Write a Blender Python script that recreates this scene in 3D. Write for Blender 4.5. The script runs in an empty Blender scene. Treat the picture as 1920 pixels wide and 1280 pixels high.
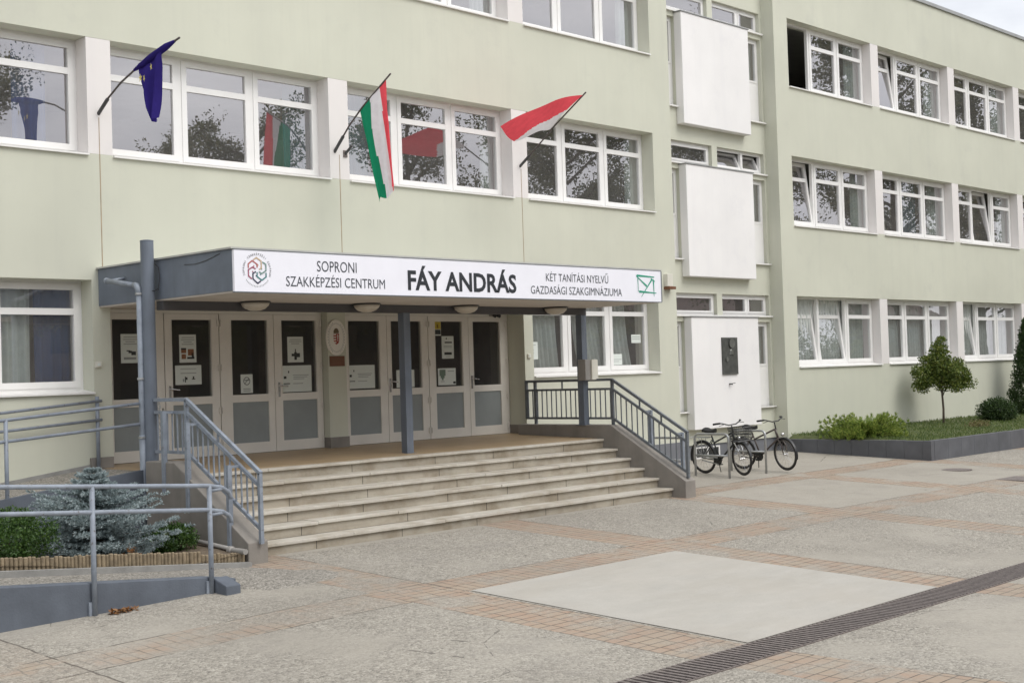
import bpy, bmesh, math, random
from mathutils import Vector, Matrix
R = math.radians
random.seed(7)
S = bpy.context.scene
COL = S.collection

# ------------------------------------------------------------------ camera, sky, sun, exposure
cam_d = bpy.data.cameras.new("camera"); cam = bpy.data.objects.new("camera", cam_d); COL.objects.link(cam)
FW = Vector((0.71632, 0.69740, 0.02310)); FW.normalize()
YAW, PIT, ROL = -0.799, 0.0231, -0.0321
FW = Vector((math.sin(-YAW)*math.cos(PIT), math.cos(YAW)*math.cos(PIT), math.sin(PIT)))
RT = Vector((math.cos(YAW), math.sin(YAW), 0)); UP = RT.cross(FW)
R2 = RT*math.cos(ROL) + UP*math.sin(ROL); U2 = UP*math.cos(ROL) - RT*math.sin(ROL)
M = Matrix.Identity(4)
for i in range(3):
    M[i][0] = R2[i]; M[i][1] = U2[i]; M[i][2] = -FW[i]
M.translation = Vector((-9.5382, -16.9842, 1.9879))
cam.matrix_world = M
cam_d.sensor_width = 36; cam_d.lens = 2503.48/1920*36
cam_d.clip_start = .1; cam_d.clip_end = 1500
S.camera = cam

SUN_EL, SUN_AZ = R(50), R(166)           # azimuth clockwise from +Y: in front of the facade, a little to its right
w = bpy.data.worlds.new("World"); S.world = w; w.use_nodes = True
nt = w.node_tree; nt.nodes.clear()
sky = nt.nodes.new('ShaderNodeTexSky'); sky.sky_type = 'NISHITA'; sky.sun_disc = False
sky.sun_elevation = SUN_EL; sky.sun_rotation = SUN_AZ; sky.dust_density = 3
tc = nt.nodes.new('ShaderNodeTexCoord')
mp = nt.nodes.new('ShaderNodeMapping'); mp.inputs['Scale'].default_value = (1.6, 1.6, 5)
nz = nt.nodes.new('ShaderNodeTexNoise'); nz.inputs['Scale'].default_value = 2.2; nz.inputs['Detail'].default_value = 7
nz.inputs['Roughness'].default_value = .55
cr = nt.nodes.new('ShaderNodeValToRGB')
cr.color_ramp.elements[0].position = .32; cr.color_ramp.elements[0].color = (5.7, 5.85, 6.3, 1)
cr.color_ramp.elements[1].position = .68; cr.color_ramp.elements[1].color = (9.7, 9.8, 9.9, 1)
mx = nt.nodes.new('ShaderNodeMix'); mx.data_type = 'RGBA'; mx.inputs['Factor'].default_value = .82
bg = nt.nodes.new('ShaderNodeBackground'); bg.inputs['Strength'].default_value = .1
wo = nt.nodes.new('ShaderNodeOutputWorld')
L = nt.links.new
L(tc.outputs['Generated'], mp.inputs['Vector']); L(mp.outputs['Vector'], nz.inputs['Vector'])
L(nz.outputs['Fac'], cr.inputs['Fac'])
sdv = (math.sin(SUN_AZ)*math.cos(SUN_EL), math.cos(SUN_AZ)*math.cos(SUN_EL), math.sin(SUN_EL))
dp_ = nt.nodes.new('ShaderNodeVectorMath'); dp_.operation = 'DOT_PRODUCT'; dp_.inputs[1].default_value = sdv
mr = nt.nodes.new('ShaderNodeMapRange'); mr.inputs['From Min'].default_value = -.2; mr.inputs['From Max'].default_value = 1; mr.inputs['To Min'].default_value = .85; mr.inputs['To Max'].default_value = 1.75
vm = nt.nodes.new('ShaderNodeVectorMath'); vm.operation = 'SCALE'
L(tc.outputs['Generated'], dp_.inputs[0]); L(dp_.outputs['Value'], mr.inputs['Value']); L(mr.outputs[0], vm.inputs['Scale']); L(cr.outputs['Color'], vm.inputs[0])
L(sky.outputs['Color'], mx.inputs['A']); L(vm.outputs[0], mx.inputs['B'])     # thin cloud, brighter towards the veiled sun
L(mx.outputs['Result'], bg.inputs['Color']); L(bg.outputs['Background'], wo.inputs['Surface'])

sd = bpy.data.lights.new("sun", 'SUN'); so = bpy.data.objects.new("sun", sd); COL.objects.link(so)
sd.energy = 1.05; sd.angle = R(30); sd.color = (1, .97, .92)
sdir = Vector((math.sin(SUN_AZ)*math.cos(SUN_EL), math.cos(SUN_AZ)*math.cos(SUN_EL), math.sin(SUN_EL)))
so.rotation_euler = sdir.to_track_quat('Z', 'Y').to_euler(); so.location = (0, -30, 40)
S.view_settings.view_transform = 'Standard'; S.view_settings.look = 'None'
S.view_settings.exposure = 0.40; S.view_settings.gamma = 1

# ------------------------------------------------------------------ material helpers
MATS = {}
class NG:
    def __init__(s, name):
        s.m = bpy.data.materials.new(name); s.m.use_nodes = True
        s.t = s.m.node_tree; s.b = s.t.nodes['Principled BSDF']; s.o = s.t.nodes['Material Output']
        s.tc = s.t.nodes.new('ShaderNodeTexCoord'); s.obj = s.tc.outputs['Object']
    def n(s, typ, **kw):
        x = s.t.nodes.new(typ)
        for k, v in kw.items(): setattr(x, k, v)
        return x
    def l(s, a, b): s.t.links.new(a, b)
    def put(s, sock, v):
        if hasattr(v, 'is_output'): s.l(v, sock)
        else: sock.default_value = v
    def math(s, op, a, b=0., c=None):
        x = s.n('ShaderNodeMath', operation=op); s.put(x.inputs[0], a); s.put(x.inputs[1], b)
        if c is not None: s.put(x.inputs[2], c)
        return x.outputs[0]
    def mapv(s, scale=(1, 1, 1), loc=(0, 0, 0), rot=(0, 0, 0), vec=None):
        x = s.n('ShaderNodeMapping'); s.l(vec or s.obj, x.inputs['Vector'])
        x.inputs['Scale'].default_value = scale; x.inputs['Location'].default_value = loc; x.inputs['Rotation'].default_value = rot
        return x.outputs[0]
    def noise(s, scale, detail=4, rough=.55, vec=None):
        x = s.n('ShaderNodeTexNoise'); s.l(vec or s.obj, x.inputs['Vector'])
        x.inputs['Scale'].default_value = scale; x.inputs['Detail'].default_value = detail; x.inputs['Roughness'].default_value = rough
        return x.outputs['Fac']
    def ramp(s, fac, stops, interp='LINEAR'):
        x = s.n('ShaderNodeValToRGB'); s.l(fac, x.inputs[0]); r = x.color_ramp; r.interpolation = interp
        while len(r.elements) < len(stops): r.elements.new(.5)
        for e, (p, c) in zip(r.elements, stops):
            e.position = p; e.color = (c, c, c, 1) if isinstance(c, (int, float)) else (*c, 1)
        return x.outputs[0]
    def mix(s, f, a, b, blend='MIX'):
        x = s.n('ShaderNodeMix', data_type='RGBA', blend_type=blend)
        s.put(x.inputs['Factor'], f)
        for k, v in (('A', a), ('B', b)):
            if hasattr(v, 'is_output'): s.l(v, x.inputs[k])
            else: x.inputs[k].default_value = (*v, 1)
        return x.outputs['Result']
    def bump(s, h, strength=.2, dist=.01):
        x = s.n('ShaderNodeBump'); x.inputs['Strength'].default_value = strength; x.inputs['Distance'].default_value = dist
        s.l(h, x.inputs['Height']); s.l(x.outputs[0], s.b.inputs['Normal'])
    def col(s, c):
        if hasattr(c, 'is_output'): s.l(c, s.b.inputs['Base Color'])
        else: s.b.inputs['Base Color'].default_value = (*c, 1)
    def rough(s, r): s.put(s.b.inputs['Roughness'], r)

def mat(name, c, rough=.6, var=.12, scale=3., bump=0., bscale=80., metal=0., streak=0., speck=None):
    """painted / plain surface with slight uneven tone"""
    if name in MATS: return MATS[name]
    g = NG(name)
    f = g.noise(scale, 5)
    lo = tuple(x*(1-var) for x in c); hi = tuple(min(1, x*(1+var)) for x in c)
    col = g.ramp(f, [(.3, lo), (.7, hi)])
    if speck:
        col = g.mix(g.math('MULTIPLY', g.ramp(g.noise(22, 4, .7), [(.62, 0.), (.68, 1.)]), .75), col, speck)
    if streak:
        sv = g.noise(1, 4, vec=g.mapv((5, 5, .35)))
        col = g.mix(g.math('MULTIPLY', g.ramp(sv, [(.5, 0.), (.75, 1.)]), streak), col, tuple(x*.6 for x in c))
    g.col(col); g.rough(rough); g.b.inputs['Metallic'].default_value = metal
    if bump: g.bump(g.noise(bscale, 3), bump)
    MATS[name] = g.m; return g.m

def m_facade(name, c):
    g = NG(name)
    big = g.noise(.35, 3); med = g.noise(2.2, 6, .6)
    st = g.noise(1, 4, .6, vec=g.mapv((3.2, 3.2, .22)))
    col = g.ramp(big, [(.3, tuple(x*.93 for x in c)), (.7, tuple(x*1.04 for x in c))])
    col = g.mix(g.math('MULTIPLY', g.ramp(med, [(.45, 0.), (.8, 1.)]), .12), col, tuple(x*.75 for x in c))
    col = g.mix(g.math('MULTIPLY', g.ramp(st, [(.5, 0.), (.72, 1.)]), .13), col, (c[0]*.74, c[1]*.75, c[2]*.8))
    fs = g.noise(1, 5, .7, vec=g.mapv((11, 11, .5)))
    col = g.mix(g.math('MULTIPLY', g.math('MULTIPLY', g.ramp(fs, [(.52, 0.), (.7, 1.)]), g.ramp(big, [(.4, 0.), (.65, 1.)])), .10), col, (c[0]*.66, c[1]*.67, c[2]*.70))
    blot = g.noise(.9, 7, .72, vec=g.mapv((1, 1, 1), (3, 0, 7)))
    col = g.mix(g.math('MULTIPLY', g.ramp(blot, [(.56, 0.), (.70, 1.)]), .30), col, (c[0]*.80, c[1]*.80, c[2]*.84))
    g.col(col); g.rough(.9); g.bump(g.noise(140, 3), .25, .006)
    return g.m
GREEN = m_facade('pale_green_plaster', (.583, .587, .488))
WHITEP = m_facade('white_plaster', (.76, .725, .70))
PANELP = m_facade('white_render', (.83, .815, .80))
PVC = mat('white_window_frame', (.80, .79, .77), .35, .03)
DOORF = mat('cream_door_frame', (.735, .705, .645), .4, .05)
SILL = mat('white_sill', (.78, .77, .74), .45, .06, streak=.2)
BLUE = mat('blue_grey_paint', (.145, .168, .205), .65, .15, 2, .2, 50, streak=.35)
RAIL = mat('blue_grey_rail_paint', (.235, .265, .31), .5, .16, 9, speck=(.10, .075, .06))
DARKRAIL = mat('dark_grey_rail_paint', (.135, .15, .165), .5, .16, 9, speck=(.09, .065, .05))
ZINC = mat('zinc_sheet', (.34, .345, .34), .45, .1, 4, metal=.3)
LEAD = mat('light_flashing', (.46, .46, .43), .6, .12, 3)
SOFFIT = mat('beige_soffit_paint', (.50, .45, .40), .8, .06)
BLACK = mat('black_rubber', (.018, .018, .018), .7, .1)
BLACKP = mat('black_paint', (.022, .023, .024), .35, .1)
CHROME = mat('chrome', (.62, .62, .62), .18, .05, metal=1.)
STEEL = mat('galvanised_steel', (.42, .43, .43), .38, .12, 12, metal=.7)
PANELG = mat('grey_door_panel', (.26, .285, .285), .5, .06)
INTER = mat('interior_wall', (.30, .29, .265), .9, .1)
INFLOOR = mat('interior_floor', (.26, .25, .225), .7, .1)
PLINTH = mat('grey_plinth', (.165, .17, .185), .85, .12, 3, .3, 60)
KERB = mat('cement_kerb', (.27, .265, .25), .9, .16, 5, .4, 90)
CEMENT = mat('brown_grey_cement', (.245, .225, .20), .9, .14, 2.5, .35, 90, streak=.35)
WOOD = mat('weathered_log_wood', (.235, .185, .12), .85, .3, 14, .4, 40)
BARK = mat('bark', (.10, .078, .058), .9, .25, 20, .5, 30)
SOIL = mat('dry_soil', (.15, .115, .08), .95, .35, 14, 1., 60)
PAPER = mat('paper', (.66, .70, .66), .7, .03)
INK = mat('print_ink', (.045, .05, .05), .7, .1)
INKG = mat('faded_print', (.30, .32, .31), .7, .1)
LETTER = mat('dark_grey_lettering', (.022, .026, .032), .5, .05)
LETTER2 = mat('grey_lettering', (.05, .057, .068), .5, .05)
BOARD = mat('white_sign_board', (.84, .84, .90), .35, .02)
BRONZE = mat('dark_bronze', (.085, .088, .08), .5, .25, 9, .5, 30, metal=.35)
BROWNSIGN = mat('brown_plate', (.16, .065, .03), .5, .1)
GOLD = mat('flag_gold', (.62, .52, .14), .7, .1)
WOODPOLE = mat('dark_pole', (.075, .06, .055), .55, .2, 20)
RUST = mat('rust_stain', (.36, .27, .18), .9, .2, 6)
RUSTM = mat('rusted_iron', (.175, .148, .136), .65, .3, 30, .3, 60, metal=.15)
LAMPG = mat('frosted_lamp_glass', (.50, .45, .38), .35, .04)
BOXG = mat('grey_enamel', (.30, .285, .265), .5, .1)
BOXW = mat('cream_plastic', (.66, .64, .56), .45, .05)
DARKGAP = mat('dark_gap', (.012, .012, .012), .95, .05)

def m_glass(name, f0=.2, tint=(.80, .84, .84), dust_haze=.085):
    g = NG(name); g.t.nodes.remove(g.b)
    tr = g.n('ShaderNodeBsdfTransparent'); tr.inputs[0].default_value = (*tint, 1)
    gl = g.n('ShaderNodeBsdfGlossy'); gl.inputs['Roughness'].default_value = 0.0; gl.inputs[0].default_value = (.97, .94, .965, 1)
    ge = g.n('ShaderNodeNewGeometry'); dt = g.n('ShaderNodeVectorMath', operation='DOT_PRODUCT'); g.l(ge.outputs['Normal'], dt.inputs[0]); g.l(ge.outputs['Incoming'], dt.inputs[1])
    fr = g.math('MULTIPLY_ADD', g.math('POWER', g.math('SUBTRACT', 1., g.math('ABSOLUTE', dt.outputs['Value'])), 4.), 1-f0, f0)   # same from both sides
    bp = g.n('ShaderNodeBump'); bp.inputs['Strength'].default_value = .015; bp.inputs['Distance'].default_value = .02
    g.l(g.noise(2.2, 1), bp.inputs['Height']); g.l(bp.outputs[0], gl.inputs['Normal'])
    ms = g.n('ShaderNodeMixShader'); g.l(fr, ms.inputs[0]); g.l(tr.outputs[0], ms.inputs[1]); g.l(gl.outputs[0], ms.inputs[2])
    du = g.n('ShaderNodeBsdfDiffuse'); du.inputs[0].default_value = (.62, .60, .58, 1)  # thin dust film, also hazing the glass to lift its dark reflections
    m2 = g.n('ShaderNodeMixShader'); g.l(g.math('MULTIPLY_ADD', g.noise(2.5, 5), dust_haze*.8, dust_haze*.6), m2.inputs[0]); g.l(ms.outputs[0], m2.inputs[1]); g.l(du.outputs[0], m2.inputs[2])
    g.l(m2.outputs[0], g.o.inputs['Surface']); return g.m
GLASS = m_glass('window_glass', .30, (.84, .88, .87))
GLASSD = m_glass('door_glass', .085, (.5, .53, .51), .05)

def m_cloth(name, c, trans=.4):
    g = NG(name); g.t.nodes.remove(g.b)
    f = g.noise(9, 4); col = g.ramp(f, [(.3, tuple(x*.88 for x in c)), (.7, c)])
    d = g.n('ShaderNodeBsdfDiffuse'); t = g.n('ShaderNodeBsdfTranslucent')
    g.l(col, d.inputs[0]); g.l(col, t.inputs[0])
    ms = g.n('ShaderNodeMixShader'); ms.inputs[0].default_value = trans
    g.l(d.outputs[0], ms.inputs[1]); g.l(t.outputs[0], ms.inputs[2]); g.l(ms.outputs[0], g.o.inputs['Surface'])
    return g.m
RED = m_cloth('flag_red', (.88, .11, .14), .45)
FWHITE = m_cloth('flag_white', (.84, .81, .84), .4)
FGREEN = m_cloth('flag_green', (.02, .27, .14), .4)
FBLUE = m_cloth('flag_blue', (.045, .032, .21), .3)
NET = m_cloth('net_curtain', (.80, .83, .80), .3)
DRAPEB = m_cloth('blue_drape', (.045, .10, .25), .2)
DRAPET = m_cloth('teal_drape', (.05, .12, .15), .2)
DRAPEG = m_cloth('grey_green_curtain', (.55, .60, .57), .3)

def m_leaf(name, c1, c2, c3=None, rough=.55, trans=.25):
    g = NG(name)
    geo = g.n('ShaderNodeNewGeometry')
    f = g.math('ADD', g.math('MULTIPLY', geo.outputs['Random Per Island'], .6), g.math('MULTIPLY', g.noise(4, 3), .45))
    st = [(.2, c1), (.75, c2)] if c3 is None else [(.2, c1), (.6, c2), (.9, c3)]
    col = g.ramp(f, st)
    g.t.nodes.remove(g.b)
    d = g.n('ShaderNodeBsdfDiffuse'); t = g.n('ShaderNodeBsdfTranslucent'); s = g.n('ShaderNodeBsdfGlossy')
    s.inputs['Roughness'].default_value = .45; s.inputs[0].default_value = (.6, .6, .6, 1)
    g.l(col, d.inputs[0]); g.l(col, t.inputs[0])
    a = g.n('ShaderNodeMixShader'); a.inputs[0].default_value = trans; g.l(d.outputs[0], a.inputs[1]); g.l(t.outputs[0], a.inputs[2])
    b = g.n('ShaderNodeMixShader'); b.inputs[0].default_value = .05; g.l(a.outputs[0], b.inputs[1]); g.l(s.outputs[0], b.inputs[2])
    g.l(b.outputs[0], g.o.inputs['Surface']); return g.m
LF_TREE = m_leaf('tree_leaf', (.06, .075, .03), (.13, .15, .06), (.26, .20, .08), trans=.5)
LF_GLOBE = m_leaf('globe_tree_leaf', (.045, .08, .016), (.14, .195, .036), (.30, .31, .07))
LF_JUN = m_leaf('juniper_needle', (.08, .14, .03), (.27, .36, .07), (.50, .52, .14))
LF_DARK = m_leaf('dark_evergreen_leaf', (.018, .042, .012), (.045, .085, .022), (.08, .12, .03))
LF_YEW = m_leaf('yew_needle', (.022, .055, .012), (.055, .115, .022), (.10, .17, .035))
LF_SPR = m_leaf('blue_spruce_needle', (.17, .22, .225), (.36, .43, .44), (.55, .62, .62), trans=.25)
LF_GRASS = m_leaf('grass_blade', (.06, .105, .025), (.13, .18, .05), (.21, .24, .08))
LF_DEAD = m_leaf('dead_leaf', (.13, .06, .02), (.26, .12, .045), (.34, .19, .08))
LF_PALE = m_leaf('yellowed_groundcover', (.14, .13, .05), (.24, .20, .09))

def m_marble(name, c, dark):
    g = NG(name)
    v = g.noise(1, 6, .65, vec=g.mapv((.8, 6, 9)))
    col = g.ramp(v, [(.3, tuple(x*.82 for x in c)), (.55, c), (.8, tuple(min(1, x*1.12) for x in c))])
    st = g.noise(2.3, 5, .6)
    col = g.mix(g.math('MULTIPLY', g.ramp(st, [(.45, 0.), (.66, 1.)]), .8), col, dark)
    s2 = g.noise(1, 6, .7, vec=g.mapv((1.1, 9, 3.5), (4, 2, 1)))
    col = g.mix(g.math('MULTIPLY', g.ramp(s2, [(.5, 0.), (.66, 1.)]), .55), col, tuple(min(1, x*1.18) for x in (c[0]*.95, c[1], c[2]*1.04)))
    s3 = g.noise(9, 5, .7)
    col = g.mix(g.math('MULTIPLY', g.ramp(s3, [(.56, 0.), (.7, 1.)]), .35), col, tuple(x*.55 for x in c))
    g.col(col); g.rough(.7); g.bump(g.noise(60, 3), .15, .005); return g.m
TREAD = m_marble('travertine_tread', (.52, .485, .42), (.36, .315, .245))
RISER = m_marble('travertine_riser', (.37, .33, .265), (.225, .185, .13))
def m_tile():
    g = NG('tan_floor_tile')
    b = g.n('ShaderNodeTexBrick'); b.offset = 0; g.l(g.mapv((1, 1, 1)), b.inputs['Vector'])
    b.inputs['Scale'].default_value = 1; b.inputs['Brick Width'].default_value = .3; b.inputs['Row Height'].default_value = .3
    b.inputs['Mortar Size'].default_value = .004
    b.inputs['Color1'].default_value = (.42, .30, .17, 1); b.inputs['Color2'].default_value = (.47, .34, .20, 1); b.inputs['Mortar'].default_value = (.22, .17, .11, 1)
    g.col(g.mix(g.math('MULTIPLY', g.noise(3, 5), .3), b.outputs['Color'], (.30, .24, .17))); g.rough(.45); return g.m
TILE = m_tile()

def pebbles(g, scale, vec=None):
    v = g.n('ShaderNodeTexVoronoi'); g.l(vec or g.obj, v.inputs['Vector']); v.inputs['Scale'].default_value = scale
    sp = g.n('ShaderNodeSeparateColor'); g.l(v.outputs['Color'], sp.inputs[0])
    return v.outputs['Distance'], sp.outputs[0]
def m_gravel(name, lo, mid, hi, scale=55):
    g = NG(name)
    d, r = pebbles(g, scale)
    col = g.ramp(r, [(.05, lo), (.5, mid), (.95, hi)])
    col = g.mix(g.ramp(g.noise(1.4, 5), [(.35, 0.), (.7, .5)]), col, mid)
    g.col(col); g.rough(.95); g.bump(g.math('SUBTRACT', 1., d), .8, .012); return g.m
RAMPG = m_gravel('exposed_aggregate', (.11, .10, .085), (.25, .232, .20), (.42, .39, .345))

def m_plaza():
    g = NG('plaza_paving')
    sp = g.n('ShaderNodeSeparateXYZ'); g.l(g.obj, sp.inputs[0]); x, y = sp.outputs[0], sp.outputs[1]
    wob = g.math('MULTIPLY', g.math('SUBTRACT', g.noise(3.5, 3), .5), .05)
    xw = g.math('ADD', x, wob); yw = g.math('ADD', y, wob)
    def between(v, a, b): return g.math('MULTIPLY', g.math('GREATER_THAN', v, a), g.math('LESS_THAN', v, b))
    fx = g.math('MULTIPLY', g.math('FRACT', g.math('DIVIDE', g.math('ADD', xw, .68+42.4), 4.24)), 4.24)
    sx = g.math('LESS_THAN', fx, .76)
    sy = g.math('MAXIMUM', between(yw, -6.86, -6.2), g.math('MULTIPLY', between(yw, -3.62, -2.98), g.math('GREATER_THAN', x, 8.3)))
    sx = g.math('MULTIPLY', sx, g.math('LESS_THAN', y, -2.9))
    strip = g.math('MAXIMUM', sx, sy)
    # bricks: courses run along each strip
    def bricks(rot):
        b = g.n('ShaderNodeTexBrick'); b.offset = .08; b.squash = 1
        g.l(g.mapv((1, 1, 1), (.0, .02, 0), (0, 0, rot)), b.inputs['Vector'])
        b.inputs['Scale'].default_value = 1; b.inputs['Brick Width'].default_value = .252; b.inputs['Row Height'].default_value = .126
        b.inputs['Mortar Size'].default_value = .007; b.inputs['Mortar Smooth'].default_value = .3; b.inputs['Bias'].default_value = -.1
        b.inputs['Color1'].default_value = (.335, .24, .175, 1); b.inputs['Color2'].default_value = (.34, .275, .205, 1); b.inputs['Mortar'].default_value = (.09, .075, .06, 1)
        return b.outputs['Color'], b.outputs['Fac']
    c1, f1 = bricks(0); c2, f2 = bricks(R(90))
    bc = g.mix(sx, c2, c1); bf = g.n('ShaderNodeMix', data_type='FLOAT'); g.l(sx, bf.inputs[0]); g.l(f2, bf.inputs[2]); g.l(f1, bf.inputs[3]); bfac = bf.outputs[0]
    bc = g.mix(g.math('MULTIPLY', g.ramp(g.noise(7, 6, .65), [(.42, 0.), (.7, 1.)]), .62), bc, (.33, .29, .235))
    # aggregate concrete
    d1, r1 = pebbles(g, 38, g.mapv((1, 1, 1)))
    d2, r2 = pebbles(g, 85)
    agg = g.ramp(g.math('ADD', g.math('MULTIPLY', r1, .55), g.math('MULTIPLY', r2, .45)), [(.12, (.15, .137, .117)), (.38, (.275, .252, .212)), (.64, (.335, .309, .262)), (.93, (.47, .437, .378))])
    smooth = g.ramp(g.noise(30, 6, .7), [(.3, (.285, .262, .22)), (.7, (.38, .351, .298))])
    wornf = g.noise(.55, 6, .6)
    # cells differ: some are trowelled smooth, some worn down to the stones
    cx = g.math('FLOOR', g.math('DIVIDE', g.math('ADD', x, .68), 4.24)); cy = g.math('FLOOR', g.math('DIVIDE', g.math('ADD', y, 6.86), 4.0))
    cb = g.n('ShaderNodeCombineXYZ'); g.l(cx, cb.inputs[0]); g.l(cy, cb.inputs[1])
    wn = g.n('ShaderNodeTexWhiteNoise', noise_dimensions='2D'); g.l(cb.outputs[0], wn.inputs['Vector'])
    near = g.ramp(y, [(0, 0.), (1, 0.)])
    far = g.math('LESS_THAN', g.math('MULTIPLY', y, -1), 3.62)
    pave = g.math('MULTIPLY', between(x, 8.6, 15.9), g.math('GREATER_THAN', y, -6.2))
    wf = g.math('ADD', g.math('ADD', wornf, g.math('MULTIPLY', wn.outputs[0], .16)), g.math('MULTIPLY', g.math('MAXIMUM', pave, far), -.4))
    worn = g.ramp(wf, [(.42, 0.), (.58, 1.)])
    con = g.mix(worn, smooth, agg)
    con = g.mix(g.math('MULTIPLY', g.ramp(g.noise(.9, 6, .65), [(.4, 0.), (.75, 1.)]), .35), con, (.365, .34, .295))
    con = g.mix(g.math('MULTIPLY', g.ramp(g.noise(1.7, 7, .7), [(.52, 0.), (.72, 1.)]), .45), con, (.24, .22, .195))
    # joints round the bike stand paving and hairline cracks
    cr_ = g.n('ShaderNodeTexVoronoi', feature='DISTANCE_TO_EDGE'); g.l(g.mapv((.55, .55, .55)), cr_.inputs['Vector']); cr_.inputs['Scale'].default_value = 1
    crack = g.math('MULTIPLY', g.math('LESS_THAN', g.math('ADD', cr_.outputs['Distance'], g.math('MULTIPLY', g.noise(5, 4), .03)), .017), g.math('GREATER_THAN', g.noise(.4, 2), .56))
    con = g.mix(g.math('MULTIPLY', crack, .6), con, (.08, .07, .06))
    # mortar smeared over part of the bricks
    cover = g.ramp(g.math('ADD', g.noise(1.15, 6, .62), g.math('MULTIPLY', g.math('LESS_THAN', x, -.8), .13)), [(.50, 0.), (.63, 1.)])
    # open dark joints along the strip edges, broken up
    def near(v, t, w_=.011): return g.math('LESS_THAN', g.math('ABSOLUTE', g.math('SUBTRACT', v, t)), w_)
    jx = g.math('MULTIPLY', g.math('MAXIMUM', near(fx, .0, .013), near(fx, .76)), g.math('LESS_THAN', y, -2.9))
    jy = g.math('MAXIMUM', near(yw, -6.86), near(yw, -6.2)); jy = g.math('MAXIMUM', jy, g.math('MULTIPLY', g.math('MAXIMUM', near(yw, -3.62), near(yw, -2.98)), g.math('GREATER_THAN', x, 8.3)))
    joint = g.math('MULTIPLY', g.math('MAXIMUM', jx, jy), g.ramp(g.noise(1.6, 4), [(.46, 0.), (.52, .8)]))
    bmask = g.math('MULTIPLY', strip, g.math('SUBTRACT', 1., g.math('MULTIPLY', cover, .82)))
    col = g.mix(bmask, con, bc)
    col = g.mix(joint, col, (.075, .062, .05))
    col = g.mix(g.math('MULTIPLY', g.ramp(g.noise(.33, 6, .68, vec=g.mapv((1, 1, 1), (11, 5, 0))), [(.46, 0.), (.66, 1.)]), .32), col, (.19, .172, .145))
    g.col(col); g.rough(.92)
    h = g.math('ADD', g.math('MULTIPLY', g.math('MULTIPLY', g.math('SUBTRACT', 1., d1), worn), g.math('SUBTRACT', 1., bmask)), g.math('MULTIPLY', g.math('SUBTRACT', 1., bfac), g.math('MULTIPLY', bmask, .8)))
    h = g.math('ADD', h, g.math('MULTIPLY', g.noise(25, 5), .5))
    g.bump(h, .75, .014); return g.m
def m_slab():
    g = NG('pale_concrete')
    v = g.noise(1, 6, .6, vec=g.mapv((1.6, 3.2, 1), rot=(0, 0, R(8))))
    col = g.ramp(v, [(.25, (.365, .348, .312)), (.75, (.43, .41, .368))])
    col = g.mix(g.math('MULTIPLY', g.ramp(g.noise(60, 2), [(.60, 0.), (.70, 1.)]), .5), col, (.27, .255, .23))
    col = g.mix(g.math('MULTIPLY', g.ramp(g.noise(9, 6, .75), [(.45, 0.), (.7, 1.)]), .3), col, (.34, .32, .285))
    col = g.mix(g.math('MULTIPLY', g.ramp(g.noise(.8, 5, .7, vec=g.mapv((.5, 1.6, 1), (2, 1, 0))), [(.5, 0.), (.62, 1.)]), .28), col, (.33, .30, .25))
    col = g.mix(g.math('MULTIPLY', g.ramp(g.noise(1.1, 4), [(.45, 0.), (.7, 1.)]), .3), col, (.42, .385, .33))
    g.col(col); g.rough(.9); g.bump(g.noise(70, 4), .25, .006); return g.m

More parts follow.
